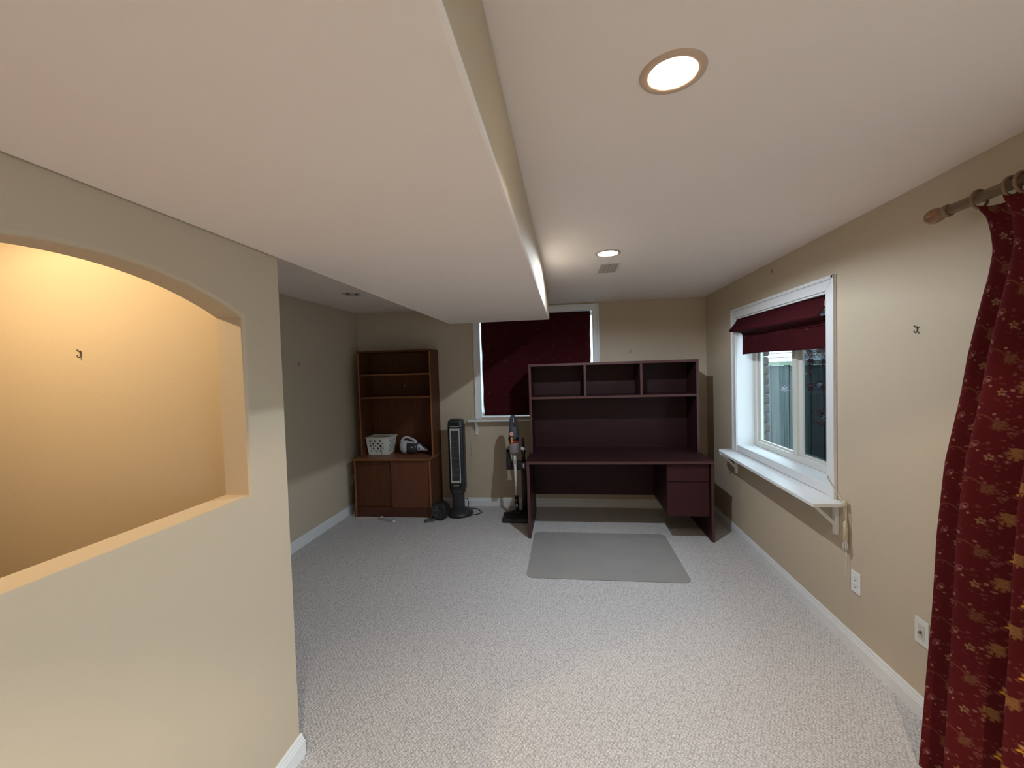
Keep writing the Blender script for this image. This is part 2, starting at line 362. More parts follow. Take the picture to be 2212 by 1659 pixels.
# vinyl frame
fx0, fx1 = XR + REC - .03, XR + REC + .05
gy0, gy1, gz0, gz1 = y0 + .0, y1 + .0, .860, z1 - .012
fr = MB().box(fx0 + .03, fx1, gy1 - .045, gy1, gz0, gz1).box(fx0 + .03, fx1, gy0, gy0 + .045, gz0, gz1).box(fx0 + .03, fx1, gy0 + .045, gy1 - .045, gz0, gz0 + .045).box(fx0 + .03, fx1, gy0 + .045, gy1 - .045, gz1 - .045, gz1).build('frame', VINYL, win, bevel=.003)
B(fx0 + .035, fx1 - .005, 3.335, 3.385, gz0 + .045, gz1 - .045).build('mullion', VINYL, win, bevel=.003)
sa = MB()
for a0, a1, b0, b1 in ((3.93, 3.97, gz0 + .045, gz1 - .045), (3.385, 3.41, gz0 + .045, gz1 - .045), (3.41, 3.93, gz0 + .045, gz0 + .06), (3.41, 3.93, gz1 - .08, gz1 - .045)):
    sa.box(fx0 + .05, fx0 + .068, a0, a1, b0, b1)
sash = sa.build('sash', VINYL, win, bevel=.002)
B(fx0 + .058, fx0 + .062, 3.40, 3.94, gz0 + .055, gz1 - .05).build('pane', GLASS, sash)
sb = MB()
for a0, a1, b0, b1 in ((3.29, 3.335, gz0 + .045, gz1 - .045), (y0 + .045, y0 + .09, gz0 + .045, gz1 - .045), (y0 + .09, 3.29, gz0 + .045, gz0 + .06), (y0 + .09, 3.29, gz1 - .08, gz1 - .045)):
    sb.box(fx0 + .058, fx0 + .074, a0, a1, b0, b1)
sash2 = sb.build('sash', VINYL, win, bevel=.002)
B(fx0 + .064, fx0 + .068, y0 + .08, 3.30, gz0 + .055, gz1 - .05).build('pane', GLASS, sash2)
B(fx0 + .0755, fx0 + .0765, y0 + .05, 3.33, gz0 + .05, gz1 - .05).build('insect_screen', SCREENM, sash2)
# shelf sill
SX = XR - .165
sill = MB().prism([(XR - .004, 4.155), (SX + .04, 4.135), (SX + .02, 4.06), (SX - .012, 2.52), (XR - .004, 2.52)], lambda a, b, t: (a, b, t), .778, .800).build('sill_shelf', WHITE, win, bevel=.003)
for by in (4.03, 2.60):
    mb = MB().box(XR - .022, XR - .001, by - .016, by + .016, .60, .778)
    mb.box(XR - .15, XR - .022, by - .011, by + .011, .764, .778)
    mb.prism([(XR - .145, .772), (XR - .120, .772), (XR - .020, .672), (XR - .020, .645)], lambda a, b, t: (a, t, b), by - .010, by + .010)
    mb.build('bracket', WHITE, sill, bevel=.002)
# exterior trim board seen through the glass
B(XR + .198, XR + .236, 4.035, 4.075, .82, 2.06).build('exterior_trim', mat('pale_green_trim', (.24, .32, .29), .8, spec=.1, var=.05), win)

# ------------------------------------------------------------------ back window
win2 = struct_root('window_2', (-.345, D, 1.035), 'white framed window behind the flat red shade')
x0, x1, z0b, z1b = W2; CB = .072
fnB = lambda a, b, t: (a, D + t, b)
for poly, outer in (([(x0 - CB, z0b - .02), (x0, z0b - .02), (x0, z1b), (x0 - CB, z1b + CB)], (x0 - CB, x0 - CB + .02, z0b - .02, z1b + CB)),
                    ([(x1, z0b - .02), (x1 + CB, z0b - .02), (x1 + CB, z1b + CB), (x1, z1b)], (x1 + CB - .02, x1 + CB, z0b - .02, z1b + CB)),
                    ([(x0 - CB, z1b + CB), (x0, z1b), (x1, z1b), (x1 + CB, z1b + CB)], (x0 - CB, x1 + CB, z1b + CB - .02, z1b + CB))):
    c = MB().prism(poly, fnB, 0, -.013).build('casing', WHITE, win2, bevel=.003)
    B(outer[0], outer[1], D - .020, D - .012, outer[2], outer[3]).build('casing_bead', WHITE, c, bevel=.004)
B(x0 - .004, x0 + .004, D - .003, D + .15, z0b, z1b).build('jamb', WHITE, win2); B(x1 - .004, x1 + .004, D - .003, D + .15, z0b, z1b).build('jamb', WHITE, win2)
B(x0 + .004, x1 - .004, D - .003, D + .15, z1b - .004, z1b + .004).build('head_jamb', WHITE, win2); B(x0 + .004, x1 - .004, D - .003, D + .15, z0b - .004, z0b + .004).build('stool', WHITE, win2)
MB().box(x0, x0 + .006, D + .10, D + .155, z0b, z1b).box(x1 - .006, x1, D + .10, D + .155, z0b, z1b).box(x0 + .006, x1 - .006, D + .10, D + .155, z0b, z0b + .045).box(x0 + .006, x1 - .006, D + .10, D + .155, z1b - .045, z1b).box(-.37, -.32, D + .10, D + .155, z0b + .045, z1b - .045).build('frame', VINYL, win2, bevel=.003)
B(x0 + .006, -.37, D + .125, D + .129, z0b + .045, z1b - .045).build('pane', GLASS, win2); B(-.32, x1 - .006, D + .125, D + .129, z0b + .045, z1b - .045).build('pane', GLASS, win2)
s2 = B(x0 - .15, x1 + .15, D - .105, D - .003, 1.013, 1.033).build('sill_shelf', WHITE, win2, bevel=.004)
for bx in (-1.062, .372):
    mb = MB().box(bx - .014, bx + .014, D - .02, D - .001, .845, 1.013)
    mb.prism([(D - .092, 1.013), (D - .068, 1.013), (D - .018, .925), (D - .018, .895)], lambda a, b, t: (t, a, b), bx - .010, bx + .010)
    mb.build('bracket', WHITE, s2, bevel=.002)

# patio door behind the curtain (beyond the picture's edge)
pd = struct_root('door_1', (XR, .27, 0), 'white sliding patio door')
a, b, z_0, z_1 = DR
MB().box(XR - .012, XR + .12, a, a + .07, 0, z_1).box(XR - .012, XR + .12, b - .07, b, 0, z_1).box(XR - .012, XR + .12, a + .07, b - .07, z_1 - .07, z_1).box(XR - .012, XR + .12, a + .07, b - .07, 0, .05).build('frame', WHITE, pd, bevel=.003)
mid = (a + b) / 2
B(XR + .03, XR + .08, mid - .04, mid + .04, .05, z_1 - .07).build('stile', WHITE, pd, bevel=.003)
B(XR + .05, XR + .056, a + .07, mid - .04, .05, z_1 - .07).build('pane', GLASS, pd); B(XR + .05, XR + .056, mid + .04, b - .07, .05, z_1 - .07).build('pane', GLASS, pd)
B(XR - .01, XR + .03, mid - .03, mid - .005, .95, 1.15).build('handle', METAL, pd, bevel=.004)

# ------------------------------------------------------------------ recessed lights
def spot(name, c, z, watts, col, ang, rad, parent, blend=.15):
    l = bpy.data.lights.new(name, 'SPOT'); l.energy = watts; l.color = col; l.spot_size = math.radians(ang); l.spot_blend = blend; l.shadow_soft_size = rad
    o = bpy.data.objects.new(name, l); C.objects.link(o); o.parent = parent; o.location = Vector((c[0], c[1], z)) - parent.location
    return o
def can(c, label, ringm, lens=None, depth=.035):
    t = thing('recessed_light', label, 'ceiling light', (c[0], c[1], H))
    MB().lathe([(.0575, .004), (.0575, -.001), (.062, -.005), (.074, -.006), (.080, -.004), (.082, 0)], (c[0], c[1], H), 48).build('trim_ring', ringm, t)
    if lens:
        MB().lathe([(.061, 0), (.061, depth + .012), (.058, depth + .014), (.004, depth + .014)], (c[0], c[1], H), 40).build('reflector', CAN, t)
        MB().lathe([(.0575, depth), (.0575, depth + .004), (.003, depth + .004)], (c[0], c[1], H), 40).lathe([(.0575, depth), (.050, depth - .0015), (.0015, depth - .002)], (c[0], c[1], H), 40, cap1=True).build('lens', lens, t)
    else:
        MB().lathe([(.061, 0), (.055, .06), (.045, .10), (.004, .10)], (c[0], c[1], H), 40).build('reflector', DARKCAN, t)
        MB().lathe([(.003, -.022), (.018, -.018), (.030, -.004), (.033, .012), (.026, .035), (.016, .06), (.014, .10)], (c[0] + .004, c[1], H), 24, cap0=True).build('bulb', BULBOFF, t)
    return t
t1 = can(L1, 'lit warm recessed ceiling light with copper-tinted ring across from the arched opening', COPPER, LENSW, .0435)
spot('lamp_light', L1, H + .0385, LAMP_WARM, (1, .82, .62), 150, .004, t1)
t2 = can(L2, 'lit cold white recessed ceiling light beside the air vent', OFFRING, LENSC, .018)
spot('lamp_light', L2, H + .013, LAMP_COOL, (.78, .89, 1), 172, .012, t2)
can(L3, 'unlit recessed ceiling light with a bare bulb above the bookcase', OFFRING)
# next lamp of the same row, behind the camera position
t5 = can(L5, 'lit warm recessed ceiling light near the wall opposite the desk', COPPER, LENSW, .0435)
spot('lamp_light', L5, H + .0385, LAMP_REAR, (1, .82, .64), 150, .004, t5)
# ceiling vent
v = thing('ceiling_vent', 'small beige rectangular air vent in the ceiling', 'vent', (.333, 3.232, H))
MB().box(.268, .396, 3.097, 3.120, H - .006, H).box(.268, .396, 3.345, 3.368, H - .006, H).box(.268, .286, 3.120, 3.345, H - .006, H).box(.378, .396, 3.120, 3.345, H - .006, H).build('frame', OFFRING, v, bevel=.0015)
B(.286, .378, 3.120, 3.345, H - .003, H).build('damper', COPPER, v)
for k in range(4): B(.289 + k * .0235, .306 + k * .0235, 3.122, 3.343, H - .0055, H - .0032).build('louvre', OFFRING, v)
for yy in (3.108, 3.357): MB().cyl((.332, yy, H - .0085), (.332, yy, H - .006), .004, n=10).build('screw', METAL, v)

# stairwell light behind the partition (out of the picture, seen by its glow through the arch)
t4 = can(L4, 'lit warm recessed ceiling light in the stairwell behind the arch', COPPER, LENSW, .020)
spot('lamp_light', L4, H + .015, LAMP_NICHE, (1, .755, .43), 170, .03, t4)

# ------------------------------------------------------------------ picture hooks
def hook(label, pos, nrm, s=1.0):
    """nrm: outward wall normal"""
    n = Vector(nrm); side = Vector((0, 0, 1)).cross(n)
    t = thing('picture_hook', label, 'hook', pos)
    P = Vector(pos); up = Vector((0, 0, 1))
    pl = [P + n * a * s + up * b * s for a, b in ((.001, .012), (.002, .004), (.002, -.006), (.004, -.012), (.009, -.013), (.012, -.009), (.013, -.004))]
    MB().tube(pl, .0022 * s, 8).build('hook_wire', METAL, t)
    MB().tube([P + n * .0 + up * .004 * s, P + n * .010 * s + up * .012 * s], .0018 * s, 8).cyl(P + n * .010 * s + up * .012 * s, P + n * .012 * s + up * .0135 * s, .004 * s, n=10).build('nail', METAL, t)
hook('small metal picture hook on the yellow-lit wall seen through the arch', (-1.942, YP - .119, 1.713), (0, -1, 0), 1.1)
hook('small metal picture hook on the wall between sliding window and curtain', (XR, 2.052, 1.722), (-1, 0, 0), 1.1)
hook('tiny metal hook high on the wall above the sliding window', (XR, 3.338, 2.272), (-1, 0, 0), .8)
hook('small metal picture hook on the dim side wall next to the bookcase', (XL, 3.674, 1.717), (1, 0, 0), 1.0)
hook('small metal picture hook on the wall above the desk hutch', (.722, D, 1.768), (0, -1, 0), 1.0)

# ------------------------------------------------------------------ outlets
def plate(t, yc, zc):
    MB().prism(rrect(yc - .036, yc + .036, zc - .058, zc + .058, .004, 3), lambda a, b, q: (XR - q, a, b), .0, .006).build('cover_plate', PLWHITE if t['category'] == 'wall jack' else mat('bright_white_plastic', (.80, .80, .82), .35, var=.02), t, bevel=.002)
t = thing('power_outlet', 'white double power outlet on the wall under the sliding window', 'outlet', (XR, 2.446, .394)); plate(t, 2.446, .394)
for dz in (.020, -.020):
    f = MB().prism(rrect(2.446 - .017, 2.446 + .017, .394 + dz - .014, .394 + dz + .014, .006, 3), lambda a, b, q: (XR - q, a, b), .005, .0075).build('socket', WHITE, t)
    MB().box(XR - .0082, XR - .0070, 2.437, 2.4395, .394 + dz - .001, .394 + dz + .008).box(XR - .0082, XR - .0070, 2.4525, 2.455, .394 + dz - .002, .394 + dz + .008).box(XR - .0082, XR - .0070, 2.444, 2.449, .394 + dz - .011, .394 + dz - .006).build('slot', BLACK, f)
t = thing('cable_jack', 'cream wall plate with one round cable socket beside the curtain', 'wall jack', (XR, 2.022, .388)); plate(t, 2.022, .388)
f = MB().prism(rrect(2.022 - .017, 2.022 + .017, .388 - .034, .388 + .034, .002, 2), lambda a, b, q: (XR - q, a, b), .005, .0072).build('insert', mat('cream_insert', (.60, .56, .49), .5, var=.03), t)
MB().cyl((XR - .007, 2.022, .388), (XR - .016, 2.022, .388), .0055, n=12).build('connector', METAL, f)
for dz in (.047, -.047): MB().cyl((XR - .006, 2.022, .388 + dz), (XR - .0072, 2.022, .388 + dz), .003, n=8).build('screw', PLWHITE, t)
t = thing('power_outlet', 'white power outlet with a plug in the shadow beside the bookcase', 'outlet', (XL, 4.57, .375))
MB().prism(rrect(4.57 - .036, 4.57 + .036, .375 - .058, .375 + .058, .004, 3), lambda a, b, q: (XL + q, a, b), 0, .006).build('cover_plate', PLWHITE, t, bevel=.002)
B(XL + .005, XL + .0075, 4.554, 4.586, .34, .41).build('socket', WHITE, t)
plug_y = 4.60
# white extension cord plugged there, running along the front of the bookcase to a power strip
t = thing('extension_cord', 'white extension cord lying along the front of the bookcase', 'cord', (-2.2, 4.35, 0))
B(XL + .0085, XL + .04, 4.575, 4.605, .385, .412).build('plug', CABLEW, t, bevel=.004)
MB().tube([(XL + .035, 4.59, .395), (XL + .05, 4.57, .38), (XL + .058, 4.54, .25), (XL + .062, 4.50, .10), (XL + .075, 4.44, .02), (-2.405, 4.385, .0075), (-2.38, 4.352, .0065), (-2.30, 4.348, .0065), (-2.20, 4.352, .0065), (-2.13, 4.358, .008), (-2.10, 4.355, .012)], .0055, 8).build('cable', CABLEW, t)
t2_ = thing('power_strip', 'small grey power strip lying on the carpet before the bookcase', 'power strip', (-1.985, 4.30, 0), (0, 0, math.radians(-24)))
MB().prism(rrect(-.115, .115, -.018, .018, .008, 3), lambda a, b, q: (a, b, q), .001, .024).build('body', STRIP, t2_, bevel=.003, local=True)
B(.108, .128, -.016, .016, .002, .026).build('end_cap', PLWHITE, t2_, bevel=.003, local=True)
B(-.085, -.055, -.014, .014, .0235, .034).build('plug', PLWHITE, t2_, bevel=.004, local=True)
for k in range(3): B(-.03 + k * .04, -.008 + k * .04, -.008, .008, .0235, .0248).build('socket', WHITE, t2_, local=True)
t = thing('plastic_block', 'small dark grey block lying on the carpet at the bookcase corner', 'block', (-1.490, 4.292, 0), (0, 0, math.radians(35)))
MB().prism(rrect(-.055, .055, -.022, .022, .007, 3), lambda a, b, q: (a, b, q), .001, .022).build('body', GREYB, t, bevel=.003, local=True)
MB().prism(rrect(-.048, -.020, -.015, .015, .004, 3), lambda a, b, q: (a, b, q), .0215, .026).build('grip', DGREY, t, bevel=.001, local=True)

# ------------------------------------------------------------------ bookcase
TEAKB = mat('teak_edge_band', (.26, .098, .038), .4, var=.2, vscale=6, stretch=(4, 4, .7))
TEAKD = mat('teak_dark_plinth', (.085, .026, .015), .45, var=.3, vscale=5, stretch=(.8, 9, 9))
bk = thing('bookcase', 'brown teak bookcase with open shelves over a two-door sliding cabinet', 'bookcase', (-1.94, 4.6, 0))
bx0, bx1, by0, by1, bym = -2.383, -1.495, 4.392, 4.805, 4.512
for xa, xb in ((bx0, bx0 + .02), (bx1 - .02, bx1)):
    s_ = MB().prism([(by0, .0), (by1, .0), (by1, .640), (by0, .640)], lambda a, b, q: (q, a, b), xa, xb).build('side_panel', TEAK, bk, bevel=.001)
    B(xa + .001, xb - .001, by0 - .0016, by0 - .0002, .002, .639).build('edge_band', TEAKB, s_)
for xa, xb in ((bx0 + .030, bx0 + .048), (bx1 - .018, bx1)):
    s_ = B(xa, xb, bym, by1, .662, 1.842).build('side_panel', TEAK, bk, bevel=.001)
    B(xa + .001, xb - .001, bym - .0016, bym - .0002, .664, 1.841).build('edge_band', TEAKB, s_)
MB().prism([(bx0 - .012, by0 - .018), (bx1 - .035, by0 - .018), (bx1 - .001, by0 + .075), (bx1, by1), (bx0 - .012, by1)], lambda a, b, q: (a, b, q), .640, .662).build('counter', TEAKE, bk, bevel=.0015)
B(bx0 + .048, bx1 - .018, by1 - .008, by1, .662, 1.845).build('back_panel', TEAK, bk)
B(bx0 + .030, bx1, bym, by1, 1.842, 1.862).build('top_panel', TEAK, bk, bevel=.001)
for z in (1.588, 1.328): B(bx0 + .048, bx1 - .018, bym + .012, by1 - .008, z - .009, z + .009).build('shelf', TEAKE, bk, bevel=.001)
B(bx0 + .02, bx1 - .02, by0 + .022, by0 + .04, 0, .098).build('plinth', TEAKD, bk)
B(bx0 + .02, bx1 - .02, by0 + .012, by1 - .008, .098, .112).build('bottom_panel', TEAK, bk)
B(bx0 + .02, -1.935, by0 + .036, by0 + .050, .113, .630).build('sliding_door', TEAK, bk)
TEAK2 = mat('teak_wood_red', (.135, .041, .018), .42, var=.3, vscale=5, stretch=(9, 9, .7))
B(-1.955, bx1 - .02, by0 + .016, by0 + .030, .113, .630).build('sliding_door', TEAK2, bk)
B(bx0 + .02, bx1 - .02, by0 + .012, by0 + .055, .628, .640).build('door_rail', TEAK, bk)
B(bx0 + .02, bx1 - .02, by1 - .008, by1, .112, .640).build('back_panel', TEAK, bk)
MB().cyl((-1.92, by1 - .0085, 1.455), (-1.92, by1 - .008, 1.455), .007, n=12).build('shelf_pin_hole', OFFRING, bk)

# ------------------------------------------------------------------ plastic basket
bt = thing('storage_basket', 'white plastic basket with round holes in its sides on the bookcase counter', 'basket', (-2.18, 4.675, .662))
def basket():
    x0_, x1_, y0_, y1_, z0_, z1_ = -2.298, -2.060, 4.590, 4.760, .666, .868
    fl_ = .022
    def corner(i, s): # corners expand towards the top
        cx = [x0_ - fl_ * s, x1_ + fl_ * s, x1_ + fl_ * s, x0_ - fl_ * s][i]; cy = [y0_ - fl_ * s, y0_ - fl_ * s, y1_ + fl_ * s, y1_ + fl_ * s][i]
        return cx, cy
    for i, (nu, name) in enumerate(((9, 'side'), (7, 'side'), (9, 'side'), (7, 'side'))):
        mb = MB(); nv = 7
        def P(u, v):
            s = v; a = corner(i, s); b = corner((i + 1) % 4, s)
            return (a[0] + (b[0] - a[0]) * u, a[1] + (b[1] - a[1]) * u, z0_ + (z1_ - z0_) * v)
        for ui in range(nu):
            for vi in range(nv):
                u0, u1_, v0, v1_ = ui / nu, (ui + 1) / nu, vi / nv, (vi + 1) / nv
                inside = 1 <= ui < nu - 2 and 1 <= vi < nv - 1 or (i != 0 and 1 <= ui < nu - 1 and 1 <= vi < nv - 1)
                if i == 0 and ui == 7: inside = False
                if not inside: mb.add([P(u0, v0), P(u1_, v0), P(u1_, v1_), P(u0, v1_)], [(0, 1, 2, 3)]); continue
                rr = .46 if (ui + vi) % 2 == 0 else .22
                cu, cv = (u0 + u1_) / 2, (v0 + v1_) / 2
                sq = []; ci = []
                for k in range(8):
                    q = math.pi / 4 * k + math.pi / 8 * 0
                    dx, dy = math.cos(q), math.sin(q); m = max(abs(dx), abs(dy))
                    sq.append(P(cu + dx / m * .5 / nu, cv + dy / m * .5 / nv)); ci.append(P(cu + dx * rr / nu, cv + dy * rr / nv))
                mb.add(sq + ci, [(k, (k + 1) % 8, (k + 1) % 8 + 8, k + 8) for k in range(8)])
        mb.build('side', PLWHITE, bt, solid=.003)
    B(x0_, x1_, y0_, y1_, z0_ - .003, z0_ + .001).build('bottom', PLWHITE, bt)
    rim = MB(); o = rrect(x0_ - .036, x1_ + .036, y0_ - .036, y1_ + .036, .02, 4); inn = rrect(x0_ - .021, x1_ + .021, y0_ - .021, y1_ + .021, .008, 4)
    rim.ring_loft([[(a, b, z1_ + .001) for a, b in inn], [(a, b, z1_ + .004) for a, b in inn], [(a, b, z1_ + .003) for a, b in o], [(a, b, z1_ - .006) for a, b in o]], False, False, False)
    rim.build('rim', PLWHITE, bt, solid=.002)
    B(-2.125, -2.118, y0_ - .022, y0_ - .016, z0_ + .004, z1_).build('rib', PLWHITE, bt)
basket()
pp = thing('paper_sheet', 'folded pink paper lying in the white basket', 'paper', (-2.105, 4.68, .85), (math.radians(8), math.radians(-6), .2))
MB().grid(lambda u, v: (-.07 + .14 * u, -.06 + .12 * v, .006 * math.sin(u * 6)), 8, 4).build('sheet', PINK, pp, solid=.001, local=True)
MB().grid(lambda u, v: (-.05 + .10 * u, -.05 + .05 * v, .009 + .004 * math.sin(u * 5)), 6, 3).build('folded_flap', LINING, pp, solid=.001, local=True)

# ------------------------------------------------------------------ handheld vacuum on the counter
hv = thing('handheld_vacuum', 'pale grey handheld vacuum with dark bowl lying on the bookcase counter', 'vacuum', (-1.93, 4.655, .662), (0, 0, math.radians(3)))
def loft_x(st, n=20, ex=2.6):
    rings = []
    for x, zc, hh, hw in st:
        ring = []
        for k in range(n):
            q = 2 * math.pi * k / n; c_, s_ = math.cos(q), math.sin(q)
            ring.append((x, hw * math.copysign(abs(c_) ** (2 / ex), c_), zc + hh * math.copysign(abs(s_) ** (2 / ex), s_)))
        rings.append(ring)
    return MB().ring_loft(rings)
loft_x([(-.012, .088, .012, .012), (-.006, .088, .040, .035), (.010, .086, .066, .052), (.040, .082, .078, .060), (.065, .079, .077, .062), (.082, .078, .074, .062)]).build('motor_housing', LAV, hv, local=True)
loft_x([(.076, .072, .068, .0615), (.110, .068, .066, .061), (.165, .066, .062, .056), (.190, .066, .056, .050), (.200, .066, .044, .040)]).build('dust_bowl', DGREY, hv, local=True)
loft_x([(.196, .072, .040, .036), (.215, .074, .044, .038), (.235, .068, .034, .034), (.262, .056, .022, .030), (.300, .042, .015, .027), (.320, .036, .013, .026)]).build('nozzle', LAV, hv, local=True)
loft_x([(.316, .036, .012, .024), (.345, .028, .011, .024), (.375, .020, .009, .022)]).build('brush_tip', BLACK, hv, local=True)
hb = MB().tube([(.012, 0, .120), (.010, 0, .150), (.030, 0, .182), (.060, 0, .196), (.095, 0, .190), (.135, 0, .170), (.165, 0, .155), (.178, 0, .132), (.190, 0, .120)], [.018, .016, .014, .013, .013, .014, .015, .017, .012], 12); hb.build('handle', LAV, hv, local=True)
loft_x([(.050, .128, .012, .030), (.10, .130, .016, .030), (.15, .122, .016, .028), (.185, .116, .012, .024)]).build('top_shell', LAV, hv, local=True)
MB().cyl((.145, -.060, .083), (.145, -.063, .083), .006, n=14).build('indicator', WHITE, hv, local=True)
B(.214, .232, -.041, -.036, .058, .078).build('release_button', DGREY, hv, bevel=.003, local=True)

# ------------------------------------------------------------------ tower fan
fx, fy = -1.238, 4.565
tf = thing('tower_fan', 'black tower fan with a silver grille frame beside the bookcase', 'fan', (fx, fy, 0))
MB().lathe([(.002, .0), (.150, .0), (.152, .012), (.140, .030), (.105, .046), (.075, .060), (.070, .066)], (fx + .012, fy, .001), 40, cap0=True, cap1=True).build('base', DGREY, tf)
MB().prism(rrect(fx - .062, fx + .062, fy - .055, fy + .055, .03, 5), lambda a_, b_, q: (a_, b_, q), .055, .275).build('column', DGREY, tf, bevel=.004)
col = MB().prism(rrect(fx - .078, fx + .078, fy - .066, fy + .066, .035, 5), lambda a_, b_, q: (a_, b_, q), .235, .300).build('collar', DGREY, tf, bevel=.010)
# body: tapered, arched top and front slightly bowed
body = MB(); rings = []
for z, k in ((.285, .97), (.30, 1), (.6, 1), (.96, 1), (1.01, .985), (1.04, .95), (1.058, .86), (1.068, .70), (1.072, .40)):
    hw = .090 * k; hd = .075 * k
    rings.append([(fx + a_ * hw, fy + b_ * hd, z) for a_, b_ in rrect(-1, 1, -1, 1, .55, 6)])
body.ring_loft(rings).build('body', DGREY, tf)
yf_ = fy - .0765
for zz in [(.310, .985)]:
    B(fx - .066, fx + .066, yf_ - .0005, yf_ + .03, .300, .985).build('front_panel', BLACK, tf, bevel=.003)
g = MB(); 
for a0, a1, b0, b1 in ((-.056, -.045, .366, .972), (.045, .056, .366, .972), (-.045, .045, .366, .392), (-.045, .045, .948, .972)):
    g.box(fx + a0, fx + a1, yf_ - .010, yf_ - .0005, b0, b1)
gf = g.build('grille_frame', SILVER, tf, bevel=.002)
for k in range(9): B(fx - .0400 + k * .0094, fx - .0370 + k * .0094, yf_ - .006, yf_ - .001, .392, .948).build('grille_bar', GREYB, gf)
for k in range(8): B(fx - .045, fx + .045, yf_ - .0072, yf_ - .006, .452 + k * .063, .4542 + k * .063).build('cross_bar', STRIP, gf)
MB().prism(rrect(-.052, .052, .992, 1.040, .014, 4), lambda a_, b_, q: (fx + a_, fy - .0755 + q + (b_ - .992) * .10, b_), -.004, .02).build('control_panel', BLACK, tf)
MB().prism(rrect(-.052, .052, .992, 1.000, .003, 2), lambda a_, b_, q: (fx + a_, fy - .0762 + q, b_), -.005, .0).build('panel_trim', SILVER, tf)
B(fx + .054, fx + .078, fy - .074, fy - .066, 1.000, 1.004).build('badge', SILVER, tf)
def text_mesh(body_, size, name, m, parent, M):
    cu = bpy.data.curves.new('t', 'FONT'); cu.body = body_; cu.size = size; cu.align_x = 'CENTER'; cu.align_y = 'CENTER'; cu.extrude = .0006
    to = bpy.data.objects.new('t', cu); C.objects.link(to)
    dg = bpy.context.evaluated_depsgraph_get(); me = bpy.data.meshes.new_from_object(to.evaluated_get(dg)); bpy.data.objects.remove(to); me.name = name
    me.transform(wm(parent).inverted() @ M); me.materials.clear(); me.materials.append(m)
    o = bpy.data.objects.new(name, me); C.objects.link(o); o.parent = parent; return o
text_mesh('Lasko', .028, 'lettering', SILVER, tf, Matrix.Translation((fx, yf_ - .0012, .340)) @ Matrix.Rotation(math.pi / 2, 4, 'X'))
MB().tube([(fx + .06, fy + .05, .16), (fx + .085, fy + .06, .15), (fx + .098, fy + .07, .10), (fx + .085, fy + .09, .05), (fx + .06, fy + .11, .025), (fx + .10, fy + .17, .006), (fx + .19, fy + .14, .006), (fx + .255, fy + .03, .006), (fx + .235, fy - .02, .006), (fx + .17, fy - .06, .006), (fx + .10, fy - .145, .006), (fx + .03, fy - .175, .006), (fx - .03, fy - .165, .006), (fx - .08, fy - .14, .006)], .0042, 8).build('power_cord', BLACK, tf)

# ------------------------------------------------------------------ exercise wheel leaning at the bookcase
ew = thing('exercise_wheel', 'black exercise roller wheel standing between bookcase and tower fan', 'exercise wheel', (-1.392, 4.372, 0), (0, 0, math.radians(-16)))
R_ = .098
MB().lathe([(R_ * .80, -.052), (R_ * .94, -.052), (R_, -.040), (R_, .040), (R_ * .94, .052), (R_ * .80, .052)], (0, 0, R_ + .001), 40, axis='y').build('tyre', BLACK, ew, local=True)
MB().lathe([(.004, -.040), (R_ * .70, -.044), (R_ * .80, -.052)], (0, 0, R_ + .001), 40, axis='y', cap0=True).lathe([(.004, .040), (R_ * .70, .044), (R_ * .80, .052)], (0, 0, R_ + .001), 40, axis='y', cap0=True).build('rim', DGREY, ew, local=True)
MB().lathe([(R_ * .76, -.0525), (R_ * .78, -.0550), (R_ * .80, -.0525)], (0, 0, R_ + .001), 40, axis='y').build('rim_ring', mat('dull_red_ring', (.12, .07, .06), .5, var=.1), ew, local=True)
for k in range(3):
    q = math.radians(60 * k + 20)
    MB().prism([(-.006, .014), (.006, .014), (.006, .064), (-.006, .064)], lambda a_, b_, t_: (a_ * math.cos(q) - b_ * math.sin(q), t_, R_ + a_ * math.sin(q) + b_ * math.cos(q)), -.050, -.040).build('spoke', GREYB, ew, local=True)
MB().cyl((0, -.055, R_), (0, .055, R_), .014, n=18).build('hub', DGREY, ew, local=True)

# ------------------------------------------------------------------ stick vacuum on its stand
sx, sy = -.575, 4.43
sv = thing('stick_vacuum', 'grey and red cordless stick vacuum standing beside the desk', 'vacuum', (sx, sy, 0))
def loft_z(st, n=20, ex=2.4):
    rings = []
    for z, xc, yc, hw, hd in st:
        rings.append([(xc + hw * math.copysign(abs(math.cos(q)) ** (2 / ex), math.cos(q)), yc + hd * math.copysign(abs(math.sin(q)) ** (2 / ex), math.sin(q)), z) for q in [2 * math.pi * k / n for k in range(n)]])
    return MB().ring_loft(rings)
SLATE = mat('slate_plastic', (.075, .082, .095), .35, var=.08)
loft_z([(.872, sx + .002, sy, .054, .058), (.90, sx + .002, sy, .055, .060), (.97, sx + .002, sy, .052, .056), (1.03, sx, sy, .045, .052), (1.08, sx - .003, sy + .01, .037, .045), (1.105, sx - .006, sy + .02, .026, .030), (1.112, sx - .006, sy + .022, .012, .014)]).build('motor_body', SLATE, sv)
MB().prism([(sx + .006, 1.000), (sx + .034, 1.000), (sx + .036, 1.055), (sx + .022, 1.098), (sx + .006, 1.090)], lambda a_, b_, q: (a_, q, b_), sy - .062, sy - .030).build('handle', DGREY, sv, bevel=.006)
MB().prism([(sx + .004, 1.050), (sx + .016, 1.050), (sx + .014, 1.094), (sx + .004, 1.094)], lambda a_, b_, q: (a_, q, b_), sy - .066, sy - .050).build('handle_inlay', SILVER, sv, bevel=.003)
loft_z([(.850, sx, sy, .056, .060), (.858, sx, sy, .058, .062), (.878, sx, sy, .058, .062), (.884, sx, sy, .055, .060)]).build('clamp_ring', BLACK, sv)
loft_z([(.828, sx, sy, .054, .058), (.850, sx, sy, .055, .059)]).build('red_collar', RED, sv)
